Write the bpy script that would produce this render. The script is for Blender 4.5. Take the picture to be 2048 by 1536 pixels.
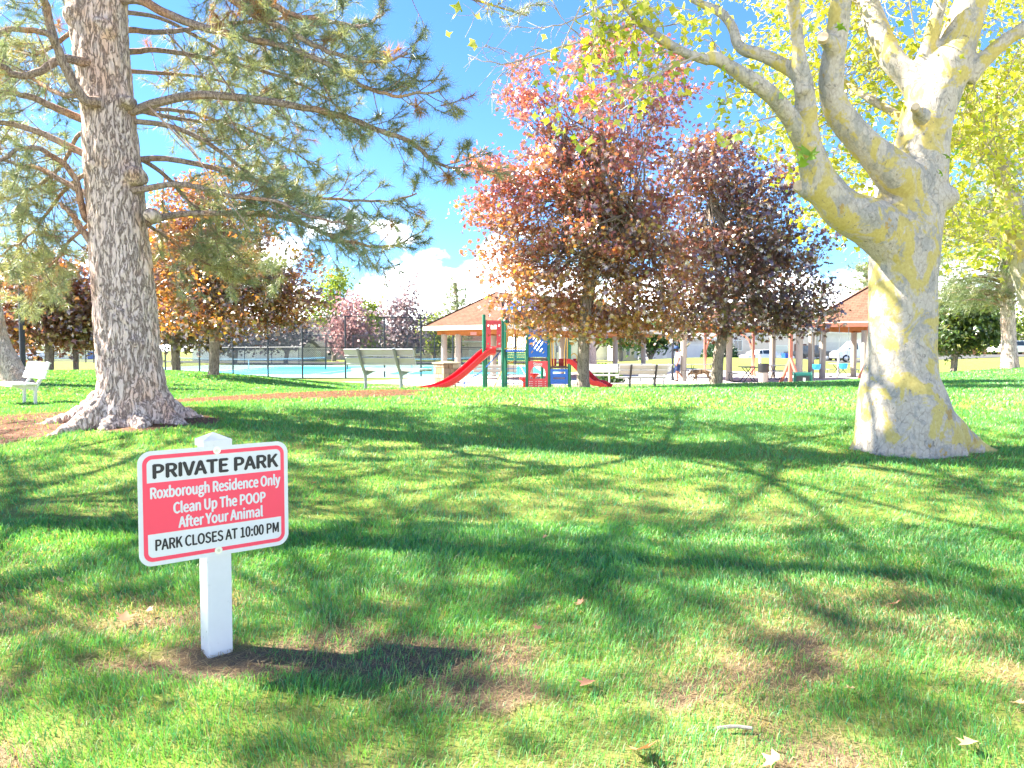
import bpy, bmesh, math, random
import numpy as np
from mathutils import Vector, Matrix, noise as mnoise

# ------------------------------------------------------------------ clear
for o in list(bpy.data.objects):
    bpy.data.objects.remove(o)
SC = bpy.context.scene
COL = SC.collection

# ------------------------------------------------------------------ camera
F = 1540.0                      # focal length in pixels of the 2048 wide photograph
CAMZ = 1.55
PITCH = math.atan(68 / F)
cd = bpy.data.cameras.new('camera')
cam = bpy.data.objects.new('camera', cd)
COL.objects.link(cam)
cam.location = (0, 0, CAMZ)
cam.rotation_euler = (math.pi / 2 - PITCH, 0, 0)
cd.sensor_width = 36.0
cd.lens = 36.0 * F / 2048
cd.clip_start = 0.05
cd.clip_end = 3000
SC.camera = cam
SC.render.resolution_x, SC.render.resolution_y = 1024, 768

# ------------------------------------------------------------------ sky and sun
SUN_EL = math.radians(44)
SUN_AZ = math.atan2(-0.985, 0.17)            # from +Y towards +X
SUN_DIR = Vector((math.sin(SUN_AZ) * math.cos(SUN_EL), math.cos(SUN_AZ) * math.cos(SUN_EL), math.sin(SUN_EL)))
W = bpy.data.worlds.new('World')
SC.world = W
W.use_nodes = True
nt = W.node_tree
nt.nodes.clear()


def wn(t, **kw):
    n = nt.nodes.new(t)
    for k, v in kw.items():
        setattr(n, k, v)
    return n


out = wn('ShaderNodeOutputWorld')
bg = wn('ShaderNodeBackground')
bg.inputs['Strength'].default_value = 0.064
sky = wn('ShaderNodeTexSky', sky_type='NISHITA')
sky.sun_disc = False
sky.sun_elevation = SUN_EL
sky.sun_rotation = SUN_AZ
sky.altitude = 1400
sky.air_density = 1.0
sky.dust_density = 0.15
sky.ozone_density = 3.0
tc = wn('ShaderNodeTexCoord')
sep = wn('ShaderNodeSeparateXYZ')
nt.links.new(tc.outputs['Generated'], sep.inputs[0])
mp = wn('ShaderNodeMapping')
mp.inputs['Scale'].default_value = (1.0, 1.0, 1.7)
mp.inputs['Location'].default_value = (0.37, 0.1, 0.0)
nt.links.new(tc.outputs['Generated'], mp.inputs[0])
nz = wn('ShaderNodeTexNoise')
nz.inputs['Scale'].default_value = 6.0
nz.inputs['Detail'].default_value = 9.0
nz.inputs['Roughness'].default_value = 0.52
nt.links.new(mp.outputs[0], nz.inputs['Vector'])
elv = wn('ShaderNodeMapRange')              # clouds pile up towards the horizon, all round
elv.inputs['From Min'].default_value = 0.02
elv.inputs['From Max'].default_value = 0.25
elv.inputs['To Min'].default_value = 0.25
elv.inputs['To Max'].default_value = -0.22
nt.links.new(sep.outputs['Z'], elv.inputs['Value'])
add = wn('ShaderNodeMath', operation='ADD')
nt.links.new(nz.outputs['Fac'], add.inputs[0])
nt.links.new(elv.outputs[0], add.inputs[1])
cr = wn('ShaderNodeMapRange', interpolation_type='SMOOTHSTEP')
cr.inputs['From Min'].default_value = 0.53
cr.inputs['From Max'].default_value = 0.60
nt.links.new(add.outputs[0], cr.inputs['Value'])
mixc = wn('ShaderNodeMix', data_type='RGBA')
nt.links.new(cr.outputs[0], mixc.inputs['Factor'])
tint = wn('ShaderNodeMix', data_type='RGBA', blend_type='MULTIPLY')   # deep clear blue of a high dry place
tint.inputs['Factor'].default_value = 1.0
tint.inputs[7].default_value = (0.46, 0.70, 0.96, 1)
nt.links.new(sky.outputs[0], tint.inputs[6])
nt.links.new(tint.outputs[2], mixc.inputs[6])
mixc.inputs[7].default_value = (19.0, 19.6, 20.2, 1)
nt.links.new(mixc.outputs[2], bg.inputs['Color'])
nt.links.new(bg.outputs[0], out.inputs['Surface'])

sl = bpy.data.lights.new('sun', 'SUN')
sl.energy = 4.9
sl.angle = math.radians(0.53)
sl.color = (1.0, 0.93, 0.78)
sun = bpy.data.objects.new('sun', sl)
COL.objects.link(sun)
sun.location = (-30, 20, 40)
sun.rotation_euler = SUN_DIR.to_track_quat('Z', 'Y').to_euler()

SC.view_settings.view_transform = 'Standard'
SC.view_settings.look = 'None'
SC.view_settings.gamma = 1.0
SC.view_settings.use_curve_mapping = False
SC.view_settings.exposure = 2.74

# ------------------------------------------------------------------ helpers
R = random.Random(7)


def P(u, v, Y):
    """World point on the ray through photo pixel (u, v) at world distance Y."""
    a = (u - 1024) / F
    b = (768 - v) / F
    c, s = math.cos(PITCH), math.sin(PITCH)
    d = Vector((a, c + b * s, b * c - s))
    return Vector((0, 0, CAMZ)) + d * (Y / d.y)


def vnoise(x, y, seed=0):
    """Smooth value noise, numpy arrays in, 0..1 out."""
    x = np.asarray(x, float); y = np.asarray(y, float)
    xi = np.floor(x).astype(np.int64); yi = np.floor(y).astype(np.int64)
    fx = x - xi; fy = y - yi
    fx = fx * fx * (3 - 2 * fx); fy = fy * fy * (3 - 2 * fy)

    def h(a, b):
        n = (a * 374761393 + b * 668265263 + seed * 1442695041) & 0x7fffffff
        n = ((n ^ (n >> 13)) * 1274126177) & 0x7fffffff
        return ((n ^ (n >> 16)) & 0xffff) / 65535.0
    return (h(xi, yi) * (1 - fx) + h(xi + 1, yi) * fx) * (1 - fy) + (h(xi, yi + 1) * (1 - fx) + h(xi + 1, yi + 1) * fx) * fy


def fbm(x, y, seed=0, oct=4):
    x = np.asarray(x, float); y = np.asarray(y, float)
    s = 0; a = 0.5; t = 0
    for i in range(oct):
        s = s + a * vnoise(x * 2 ** i, y * 2 ** i, seed + i * 17); t += a; a *= 0.5
    return s / t


# ---- terrain height: thin plate spline through the heights read off the photograph
CP = np.array([
    (0, 0, .06), (-3, 0, .1), (3, 0, .08), (0, -6, -.05), (-1.2, 3.2, .27), (1.6, 3.2, .27), (0, 2.2, .2),
    (-4.2, 8.6, .77), (-5.2, 7.4, .58), (4.0, 7.7, .55), (0, 8, .6), (0, 12, .73), (0, 15, .77), (-2.9, 17, .67),
    (-6.5, 13, .62), (-10.5, 17, .39), (-9.7, 25, .74), (-13, 30, .70), (-20, 33, .54), (1.75, 19, .56), (5.6, 21, .60), (6, 14, .74),
    (10, 16, .70), (17.4, 27, .88), (14, 24, .72), (20, 36, .30), (12, 32, .12), (-4, 26, .05), (0, 25.5, .04), (4, 27, .06), (2, 35, 0), (-6, 34, .0), (-4, 40, 0),
    (4.7, 28, .13), (8, 27, .3), (-25, 45, -.1), (-12, 44, -.1), (-5, 48, -.1), (-12, 64, -.2), (-30, 64, -.1), (-12, 88, -.1), (6, 60, .1), (5, 80, .2),
    (12, 60, .85), (17, 60, .95), (22, 60, .9), (28, 60, .3), (12, 45, .05), (20, 45, .05), (8, 46, 0), (30, 80, .16), (-40, 90, .1), (45, 80, .9), (40, 50, .6),
    (-45, 50, .4), (-25, 20, .4), (25, 15, .7), (-20, 8, .4), (-15, 0, .2), (15, 0, .3), (0, -20, -.2), (30, 0, .3), (-30, 0, .2),
    (0, 110, .1), (80, 0, .2), (-80, 0, .2), (90, 100, .5), (-90, 100, .2), (0, 160, .2), (120, 160, .3), (-120, 160, .2)], float)


def _tps(r2):
    return np.where(r2 > 1e-9, r2 * np.log(np.maximum(r2, 1e-9)), 0)


_n = len(CP)
_K = _tps((CP[:, None, 0] - CP[None, :, 0]) ** 2 + (CP[:, None, 1] - CP[None, :, 1]) ** 2) + np.eye(_n) * 0.6
_Q = np.c_[np.ones(_n), CP[:, :2]]
_A = np.block([[_K, _Q], [_Q.T, np.zeros((3, 3))]])
_W = np.linalg.solve(_A, np.r_[CP[:, 2], 0, 0, 0])


def ground(x, y):
    x = np.asarray(x, float); y = np.asarray(y, float)
    sh = x.shape
    xf = x.ravel(); yf = y.ravel()
    o = np.empty(len(xf))
    for i in range(0, len(xf), 20000):
        a, b = xf[i:i + 20000], yf[i:i + 20000]
        k = _tps((a[:, None] - CP[None, :, 0]) ** 2 + (b[:, None] - CP[None, :, 1]) ** 2)
        o[i:i + 20000] = k @ _W[:_n] + _W[_n] + _W[_n + 1] * a + _W[_n + 2] * b
    o = np.clip(o, -.5, 1.2)
    r = np.hypot(xf, yf - 40)
    t = np.clip((r - 110) / 40, 0, 1)
    o = o * (1 - t) + 0.1 * t
    return o.reshape(sh)


def gz(x, y):
    return float(ground(np.array([x]), np.array([y]))[0])


def GP(u, Y):
    """Ground point under photo column u at distance Y."""
    x = (u - 1024) / F * Y
    return Vector((x, Y, gz(x, Y)))


def tag(o, label=None, cat=None, group=None, kind=None):
    if label: o['label'] = label
    if cat: o['category'] = cat
    if group: o['group'] = group
    if kind: o['kind'] = kind
    return o


def thing(name, label, cat, loc=(0, 0, 0), rz=0.0, group=None):
    o = bpy.data.objects.new(name, None)
    COL.objects.link(o)
    o.location = loc
    o.rotation_euler = (0, 0, rz)
    o.empty_display_size = 0.1
    return tag(o, label, cat, group)


def mesh_obj(name, me, mat, parent=None):
    o = bpy.data.objects.new(name, me)
    COL.objects.link(o)
    if mat is not None:
        me.materials.clear()
        for m in (mat if isinstance(mat, (list, tuple)) else [mat]):
            me.materials.append(m)
    if parent is not None:
        o.parent = parent
    return o


def copy_tree(o, parent=None):
    c = o.copy()
    COL.objects.link(c)
    c.parent = parent
    for ch in list(o.children):
        copy_tree(ch, c)
    return c


def np_mesh(name, V, Fc, smooth=False, col=None):
    """V (n,3), Fc (m,k) index array with one k for all faces."""
    me = bpy.data.meshes.new(name)
    V = np.asarray(V, np.float32); Fc = np.asarray(Fc, np.int32)
    m, k = Fc.shape
    me.vertices.add(len(V)); me.vertices.foreach_set('co', V.ravel())
    me.loops.add(m * k); me.loops.foreach_set('vertex_index', Fc.ravel())
    me.polygons.add(m)
    me.polygons.foreach_set('loop_start', np.arange(0, m * k, k, dtype=np.int32))
    if smooth:
        me.polygons.foreach_set('use_smooth', np.ones(m, bool))
    me.update(calc_edges=True)
    if col is not None:
        a = me.color_attributes.new('Col', 'FLOAT_COLOR', 'POINT')
        c = np.ones((len(V), 4), np.float32); c[:, :3] = col
        a.data.foreach_set('color', c.ravel())
    return me


def spline(pts, n):
    """Catmull-Rom through pts (k, d) -> (n, d)."""
    p = np.asarray(pts, float)
    k = len(p)
    if k == 2:
        t = np.linspace(0, 1, n)[:, None]
        return p[0] * (1 - t) + p[1] * t
    q = np.vstack([2 * p[0] - p[1], p, 2 * p[-1] - p[-2]])
    t = np.linspace(0, k - 1, n)
    i = np.minimum(t.astype(int), k - 2); f = (t - i)[:, None]
    a, b, c, d = q[i], q[i + 1], q[i + 2], q[i + 3]
    return 0.5 * (2 * b + (c - a) * f + (2 * a - 5 * b + 4 * c - d) * f ** 2 + (3 * b - a - 3 * c + d) * f ** 3)


class MB:
    """Collects boxes, tubes, prisms; build() links them as one mesh object."""

    def __init__(s):
        s.v = []; s.f = []; s.m = []; s.mi = 0

    def add(s, vs, fs):
        b = len(s.v)
        s.v.extend([tuple(map(float, q)) for q in vs])
        for f in fs:
            s.f.append([i + b for i in f]); s.m.append(s.mi)
        return s

    def box(s, c, d, rot=None):
        """centre, full dims, optional Matrix 3x3"""
        x, y, z = d[0] / 2, d[1] / 2, d[2] / 2
        vs = [(-x, -y, -z), (x, -y, -z), (x, y, -z), (-x, y, -z), (-x, -y, z), (x, -y, z), (x, y, z), (-x, y, z)]
        c = Vector(c)
        vs = [(rot @ Vector(q) if rot is not None else Vector(q)) + c for q in vs]
        return s.add(vs, [(0, 3, 2, 1), (4, 5, 6, 7), (0, 1, 5, 4), (1, 2, 6, 5), (2, 3, 7, 6), (3, 0, 4, 7)])

    def bx(s, x0, x1, y0, y1, z0, z1):
        return s.box(((x0 + x1) / 2, (y0 + y1) / 2, (z0 + z1) / 2), (abs(x1 - x0), abs(y1 - y0), abs(z1 - z0)))

    def beam(s, a, b, w, h, up=(0, 0, 1)):
        """Box from a to b, width w (sideways) and height h."""
        a = Vector(a); b = Vector(b)
        d = (b - a); L = d.length; d.normalize()
        upv = Vector(up)
        if abs(d.dot(upv)) > 0.98: upv = Vector((0, 1, 0))
        side = d.cross(upv).normalized(); u2 = side.cross(d).normalized()
        m = Matrix((d, side, u2)).transposed()
        return s.box((a + b) / 2, (L, w, h), m)

    def tube(s, pts, rad, sides=8, cap=True):
        pts = np.asarray(pts, float)
        n = len(pts)
        rad = np.broadcast_to(np.asarray(rad, float), (n,))
        T = np.gradient(pts, axis=0)
        T /= np.maximum(np.linalg.norm(T, axis=1, keepdims=True), 1e-9)
        ref = np.array([0, 0, 1.0]) if abs(T[0, 2]) < 0.9 else np.array([1.0, 0, 0])
        A = np.cross(T[0], ref); A /= np.linalg.norm(A)
        vs = []
        ang = np.linspace(0, 2 * math.pi, sides, endpoint=False)
        for i in range(n):
            A = A - T[i] * A.dot(T[i]); A /= max(np.linalg.norm(A), 1e-9)
            B = np.cross(T[i], A)
            ring = pts[i] + rad[i] * (np.cos(ang)[:, None] * A + np.sin(ang)[:, None] * B)
            vs.extend(ring)
        fs = []
        for i in range(n - 1):
            for j in range(sides):
                a = i * sides + j; b = i * sides + (j + 1) % sides
                fs.append((a, b, b + sides, a + sides))
        if cap:
            fs.append(tuple(range(sides - 1, -1, -1)))
            fs.append(tuple(range((n - 1) * sides, n * sides)))
        return s.add(vs, fs)

    def cyl(s, a, b, r, sides=12, r2=None):
        return s.tube([a, b], [r, r if r2 is None else r2], sides)

    def lathe(s, prof, c=(0, 0, 0), sides=20):
        vs = []; fs = []
        for (r, z) in prof:
            for j in range(sides):
                t = 2 * math.pi * j / sides
                vs.append((c[0] + r * math.cos(t), c[1] + r * math.sin(t), c[2] + z))
        for i in range(len(prof) - 1):
            for j in range(sides):
                a = i * sides + j; b = i * sides + (j + 1) % sides
                fs.append((a, b, b + sides, a + sides))
        fs.append(tuple(range(sides - 1, -1, -1)))
        fs.append(tuple(range((len(prof) - 1) * sides, len(prof) * sides)))
        return s.add(vs, fs)

    def prism(s, poly, n, origin=(0, 0, 0), ex=(1, 0, 0), ey=(0, 0, 1)):
        """Extrude a 2D polygon (in ex, ey at origin) by the vector n."""
        o = Vector(origin); ex = Vector(ex); ey = Vector(ey); n = Vector(n)
        k = len(poly)
        a = [o + ex * p[0] + ey * p[1] for p in poly]
        b = [q + n for q in a]
        fs = [tuple(range(k - 1, -1, -1)), tuple(range(k, 2 * k))]
        fs += [(i, (i + 1) % k, (i + 1) % k + k, i + k) for i in range(k)]
        return s.add(a + b, fs)

    def mesh(s, name, smooth=False, bevel=0.0, off=None):
        me = bpy.data.meshes.new(name)
        vs = s.v if off is None else [(a - off[0], b - off[1], c - off[2]) for a, b, c in s.v]
        me.from_pydata(vs, [], s.f)
        bm = bmesh.new(); bm.from_mesh(me)
        bmesh.ops.recalc_face_normals(bm, faces=bm.faces)
        if bevel > 0:
            es = [e for e in bm.edges if len(e.link_faces) == 2 and e.calc_face_angle(0) > 0.6]
            bmesh.ops.bevel(bm, geom=es, offset=bevel, segments=2, profile=0.6, affect='EDGES', clamp_overlap=True)
        bm.to_mesh(me); bm.free()
        if smooth:
            me.shade_smooth()
            try: me.set_sharp_from_angle(angle=math.radians(40))
            except Exception: pass
        return me

    def build(s, name, mat, parent=None, smooth=False, bevel=0.0, world=False):
        off = parent.matrix_basis.translation if (world and parent is not None) else None
        me = s.mesh(name, smooth, bevel, off)
        return mesh_obj(name, me, mat, parent)


# ------------------------------------------------------------------ materials
class NM:
    def __init__(s, name):
        s.m = bpy.data.materials.new(name); s.m.use_nodes = True
        s.t = s.m.node_tree; s.t.nodes.clear()
        s.o = s.n('ShaderNodeOutputMaterial')

    def n(s, t, **kw):
        q = s.t.nodes.new(t)
        for k, v in kw.items():
            if k == 'inp':
                for a, b in v.items(): q.inputs[a].default_value = b
            else: setattr(q, k, v)
        return q

    def l(s, a, b): s.t.links.new(a, b)

    def coord(s, scale=(1, 1, 1), which='Object', loc=(0, 0, 0)):
        c = s.n('ShaderNodeTexCoord'); m = s.n('ShaderNodeMapping')
        m.inputs['Scale'].default_value = scale; m.inputs['Location'].default_value = loc
        s.l(c.outputs[which], m.inputs[0]); return m.outputs[0]

    def noise(s, vec, scale, detail=5, rough=0.55, dist=0.0):
        q = s.n('ShaderNodeTexNoise', inp={'Scale': scale, 'Detail': detail, 'Roughness': rough, 'Distortion': dist})
        s.l(vec, q.inputs['Vector']); return q.outputs['Fac']

    def ramp(s, fac, stops, interp='LINEAR'):
        q = s.n('ShaderNodeValToRGB'); e = q.color_ramp.elements; q.color_ramp.interpolation = interp
        while len(e) < len(stops): e.new(0.5)
        for el, (p, c) in zip(e, stops):
            el.position = p; el.color = (c[0], c[1], c[2], 1) if hasattr(c, '__len__') else (c, c, c, 1)
        s.l(fac, q.inputs['Fac']); return q.outputs['Color']

    def mix(s, fac, a, b, mode='MIX'):
        q = s.n('ShaderNodeMix', data_type='RGBA', blend_type=mode)
        for sock, val in ((q.inputs['Factor'], fac), (q.inputs[6], a), (q.inputs[7], b)):
            if hasattr(val, 'is_output'): s.l(val, sock)
            elif hasattr(val, '__len__'): sock.default_value = (val[0], val[1], val[2], 1)
            else: sock.default_value = val
        return q.outputs[2]

    def math(s, op, a, b=0.0):
        q = s.n('ShaderNodeMath', operation=op)
        for sock, val in ((q.inputs[0], a), (q.inputs[1], b)):
            if hasattr(val, 'is_output'): s.l(val, sock)
            else: sock.default_value = val
        return q.outputs[0]

    def bump(s, h, strength=0.3, dist=0.02, prev=None):
        q = s.n('ShaderNodeBump', inp={'Strength': strength, 'Distance': dist}); s.l(h, q.inputs['Height'])
        if prev is not None: s.l(prev, q.inputs['Normal'])
        return q.outputs[0]

    def pbr(s, color, rough=0.6, metal=0.0, normal=None, spec=0.5, **kw):
        b = s.n('ShaderNodeBsdfPrincipled')
        for sock, val in ((b.inputs['Base Color'], color), (b.inputs['Roughness'], rough), (b.inputs['Metallic'], metal), (b.inputs['Specular IOR Level'], spec)):
            if hasattr(val, 'is_output'): s.l(val, sock)
            elif hasattr(val, '__len__'): sock.default_value = (val[0], val[1], val[2], 1)
            else: sock.default_value = val
        if normal is not None: s.l(normal, b.inputs['Normal'])
        for k, v in kw.items(): b.inputs[k].default_value = v
        s.l(b.outputs[0], s.o.inputs[0]); return s.m


_MC = {}


def paint(name, c, rough=0.5, metal=0.0, var=0.12, scale=6.0, bump=0.05, spec=0.4, dirt=0.0):
    """Painted / plain surface with slight mottling so it does not read as flat."""
    if name in _MC: return _MC[name]
    k = NM(name)
    v = k.coord()
    n1 = k.noise(v, scale, 6, 0.6)
    n2 = k.noise(v, scale * 9, 3, 0.5)
    f = k.math('ADD', k.math('MULTIPLY', n1, 0.7), k.math('MULTIPLY', n2, 0.3))
    col = k.ramp(f, [(0.25, tuple(max(0, q * (1 - var)) for q in c)), (0.75, tuple(min(1, q * (1 + var)) for q in c))])
    if dirt > 0:
        col = k.mix(k.math('MULTIPLY', k.ramp(n1, [(0.5, 0.0), (0.75, 1.0)]), dirt), col, tuple(q * 0.5 for q in c))
    r = k.ramp(n2, [(0.3, max(0, rough - 0.08)), (0.7, min(1, rough + 0.08))])
    nm = k.bump(n2, bump, 0.01) if bump > 0 else None
    _MC[name] = k.pbr(col, r, metal, nm, spec)
    return _MC[name]


def leaf_mat(name, trans_tint=(1, 1, 1), trans=0.45, gloss=0.08, rough=0.4, boost=1.0):
    """Leaf: colour from the per-leaf attribute, light passes through it."""
    k = NM(name)
    a = k.n('ShaderNodeAttribute', attribute_name='Col')
    d = k.n('ShaderNodeBsdfDiffuse'); k.l(a.outputs['Color'], d.inputs['Color'])
    t = k.n('ShaderNodeBsdfTranslucent')
    tcol = k.mix(1.0, a.outputs['Color'], tuple(q * boost for q in trans_tint), 'MULTIPLY')
    k.l(tcol, t.inputs['Color'])
    m1 = k.n('ShaderNodeMixShader', inp={0: trans}); k.l(d.outputs[0], m1.inputs[1]); k.l(t.outputs[0], m1.inputs[2])
    g = k.n('ShaderNodeBsdfGlossy', inp={'Roughness': rough}); g.inputs['Color'].default_value = (.9, .9, .9, 1)
    m2 = k.n('ShaderNodeMixShader', inp={0: gloss}); k.l(m1.outputs[0], m2.inputs[1]); k.l(g.outputs[0], m2.inputs[2])
    k.l(m2.outputs[0], k.o.inputs[0])
    return k.m


def eval_mesh(obj, remove=True):
    dg = bpy.context.evaluated_depsgraph_get()
    me = bpy.data.meshes.new_from_object(obj.evaluated_get(dg))
    if remove:
        old = obj.data
        bpy.data.objects.remove(obj)
        if isinstance(old, bpy.types.Mesh): bpy.data.meshes.remove(old)
    return me
# ================================================================== GROUND
def sstep(a, b, x):
    t = np.clip((x - a) / (b - a), 0, 1)
    return t * t * (3 - 2 * t)


def dirt_mask(x, y):
    """Bare earth and fallen needles: 0..1"""
    w = (fbm(x * 1.3, y * 1.3, 5) - .5) * 1.1
    d = np.zeros_like(x)
    for (cx, cy, rx, ry, k) in ((-6.6, 9.0, 3.0, 2.1, 1.0), (-4.3, 13.8, 3.0, 2.6, 1.0), (-4.15, 8.6, .95, .85, .9), (-9.5, 9.0, 2.0, 1.2, .8),
                                (-1.5, 3.12, .36, .14, .6), (-1.2, 3.12, .2, .16, .75), (4.0, 7.55, .85, .45, .45)):
        q = ((x - cx) / rx) ** 2 + ((y - cy) / ry) ** 2
        d = np.maximum(d, k * (1 - sstep(.55, 1.15, q + w)))
    return d


def worn_mask(x, y):
    """Thin, strawy turf near the camera: 0..1"""
    n = fbm(x * 1.9 + 3.1, y * 2.6 + 1.7, 21, 5)
    near = 1 - sstep(2.9, 4.6, y)
    return near * sstep(.575, .74, n + .03 * np.clip(x, -1, 2))


def dry_mask(x, y):
    n = fbm(x * .9 + 7.7, y * 1.1, 33, 4)
    near = 1 - sstep(2.6, 5.5, y)
    return np.clip(.12 + near * sstep(.42, .66, n) * .6 + .5 * dirt_mask(x, y) + .5 * worn_mask(x, y) + .18 * sstep(.55, .7, n), 0, 1)


def graded(lo, hi, a, b, step, grow=1.16):
    c = list(np.arange(a, b + 1e-6, step))
    s = step; q = b
    while q < hi: s *= grow; q += s; c.append(min(q, hi))
    s = step; q = a; l = []
    while q > lo: s *= grow; q -= s; l.append(max(q, lo))
    return np.array(l[::-1] + c)


COURT = (-33.0, 3.5, 45.6, 86.0, -0.10)        # x0 x1 y0 y1 z
gx = graded(-700, 700, -13, 13, .22)
gy = graded(-60, 1000, 0, 30, .22)
XX, YY = np.meshgrid(gx, gy)
ZZ = ground(XX, YY)
inside = (sstep(COURT[0] - 3, COURT[0] - .5, XX) * (1 - sstep(COURT[1] + .5, COURT[1] + 3, XX)) * sstep(COURT[2] - 2.5, COURT[2] - .3, YY) * (1 - sstep(COURT[3] + .3, COURT[3] + 3, YY)))
ZZ = ZZ * (1 - inside) + (COURT[4] - .06) * inside
ny, nx = XX.shape
V = np.c_[XX.ravel(), YY.ravel(), ZZ.ravel()]
ii = np.arange(nx * ny).reshape(ny, nx)
Fc = np.stack([ii[:-1, :-1], ii[:-1, 1:], ii[1:, 1:], ii[1:, :-1]], -1).reshape(-1, 4)
msk = np.c_[dirt_mask(V[:, 0], V[:, 1]), dry_mask(V[:, 0], V[:, 1]), worn_mask(V[:, 0], V[:, 1])]

k = NM('lawn_soil')
at = k.n('ShaderNodeAttribute', attribute_name='Col')
sp = k.n('ShaderNodeSeparateColor'); k.l(at.outputs['Color'], sp.inputs[0])
v = k.coord()
n_f = k.noise(v, 28, 6, .7)
n_m = k.noise(v, 3.0, 5, .6)
n_s = k.noise(k.coord((60, 60, 60)), 3.0, 4, .7)
green = k.ramp(k.math('ADD', k.math('MULTIPLY', n_f, .6), k.math('MULTIPLY', n_s, .4)), [(.3, (.07, .11, .02)), (.5, (.17, .235, .04)), (.7, (.29, .33, .08))])
green = k.mix(k.ramp(n_m, [(.42, 0.0), (.75, .45)]), green, (.30, .27, .10))
straw = k.ramp(n_s, [(.25, (.11, .075, .04)), (.5, (.26, .19, .10)), (.8, (.42, .33, .19))])
soil = k.ramp(n_s, [(.25, (.05, .026, .018)), (.5, (.16, .088, .06)), (.8, (.33, .21, .15))])
c = k.mix(k.math('MULTIPLY', sp.outputs[1], .8), green, straw)
dfac = k.ramp(k.math('ADD', sp.outputs[0], k.math('MULTIPLY', k.math('SUBTRACT', n_f, .5), .5)), [(.35, 0.0), (.6, 1.0)])
c = k.mix(dfac, c, soil)
wfac = k.ramp(k.math('ADD', sp.outputs[2], k.math('MULTIPLY', k.math('SUBTRACT', n_f, .5), .7)), [(.3, 0.0), (.6, 1.0)])
tan_ = k.ramp(n_s, [(.25, (.05, .034, .022)), (.42, (.15, .105, .065)), (.58, (.24, .175, .11)), (.8, (.40, .31, .20))])
c = k.mix(wfac, c, tan_)
M_LAWN = k.pbr(c, .95, 0, k.bump(n_f, .6, .03, k.bump(n_s, .5, .01)), .1)
lawn = mesh_obj('lawn', np_mesh('lawn', V, Fc, True, msk), M_LAWN)
tag(lawn, 'green park lawn rising to a low mound', None, None, 'structure')


def sheet(name, poly, mat, dz, step=0.5, flat=None, label=None):
    """A thin ground sheet inside a polygon, draped on the terrain."""
    bm = bmesh.new()
    vs = [bm.verts.new((p[0], p[1], 0)) for p in poly]
    bm.faces.new(vs)
    xs = [p[0] for p in poly]; ys = [p[1] for p in poly]
    if flat is None:
        for axis, lo, hi in ((0, min(xs), max(xs)), (1, min(ys), max(ys))):
            q = lo + step
            while q < hi:
                co = [0, 0, 0]; no = [0, 0, 0]; co[axis] = q; no[axis] = 1
                bmesh.ops.bisect_plane(bm, geom=bm.verts[:] + bm.edges[:] + bm.faces[:], plane_co=co, plane_no=no)
                q += step
    me = bpy.data.meshes.new(name)
    bm.to_mesh(me); bm.free()
    co = np.empty(len(me.vertices) * 3); me.vertices.foreach_get('co', co); co = co.reshape(-1, 3)
    co[:, 2] = (ground(co[:, 0], co[:, 1]) + dz) if flat is None else flat
    me.vertices.foreach_set('co', co.ravel()); me.update()
    o = mesh_obj(name, me, mat)
    return tag(o, label, None, None, 'structure')


def grit(name, c0, c1, c2, sc=40, bump=.3):
    k = NM(name); v = k.coord()
    a = k.noise(v, sc, 6, .7); b = k.noise(v, .8, 4, .6)
    col = k.ramp(a, [(.25, c0), (.5, c1), (.8, c2)])
    col = k.mix(k.ramp(b, [(.4, 0.0), (.7, .35)]), col, c0)
    return k.pbr(col, .9, 0, k.bump(a, bump, .02), .2)


M_SAND = grit('playground_sand', (.27, .19, .14), (.40, .30, .23), (.52, .41, .33))
M_CONC = grit('pale_concrete', (.36, .34, .32), (.47, .44, .41), (.56, .53, .50), 25, .15)
M_ASPH = grit('asphalt_grey', (.05, .05, .05), (.09, .09, .09), (.16, .155, .15))
M_COURTB = grit('court_blue', (.03, .30, .44), (.045, .37, .52), (.08, .43, .58), 12, .05)
M_COURTG = grit('court_green', (.16, .30, .25), (.22, .37, .31), (.28, .42, .36), 12, .05)
sheet('playground_surface', [(-5.2, 25.6), (-3.4, 23.9), (0, 23.2), (3.0, 23.4), (5.2, 25.2), (8.0, 27.6), (8.6, 31.0), (8.0, 35.0), (-4.6, 35.0), (-5.8, 31.5)], M_SAND, .02)
sheet('paved_path', [(-7.8, 35.0), (8.3, 34.6), (9.2, 31.2), (13.0, 31.0), (19.0, 33.4), (24.0, 36.5), (23.0, 46.0), (14, 48), (8, 57), (-4.0, 45.0)], M_CONC, .026, 0.8)
x0, x1, y0, y1, zc = COURT
sheet('tennis_court_border', [(x0, y0), (x1, y0), (x1, y1), (x0, y1)], M_COURTG, 0, flat=zc)
for cx in (-17.6, -3.2):
    sheet('tennis_court', [(cx - 5.5, 52.0), (cx + 5.5, 52.0), (cx + 5.5, 76.0), (cx - 5.5, 76.0)], M_COURTB, 0, flat=zc + .008)
M_LINE = paint('court_line_white', (.8, .8, .8), .6)
for cx in (-17.6, -3.2):
    mb = MB()
    for (a, b, c_, d) in ((cx - 5.5, cx + 5.5, 51.95, 52.05), (cx - 5.5, cx - 5.42, 52.05, 76), (cx + 5.42, cx + 5.5, 52.05, 76), (cx - 4.1, cx - 4.02, 52.05, 76), (cx + 4.02, cx + 4.1, 52.05, 76), (cx - 4.02, cx + 4.02, 57.4, 57.5)):
        mb.add([(a, c_, zc + .016), (b, c_, zc + .016), (b, d, zc + .016), (a, d, zc + .016)], [(0, 1, 2, 3)])
    tag(mb.build('court_marking', M_LINE), 'white painted lines on the blue tennis court', None, None, 'structure')
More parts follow.
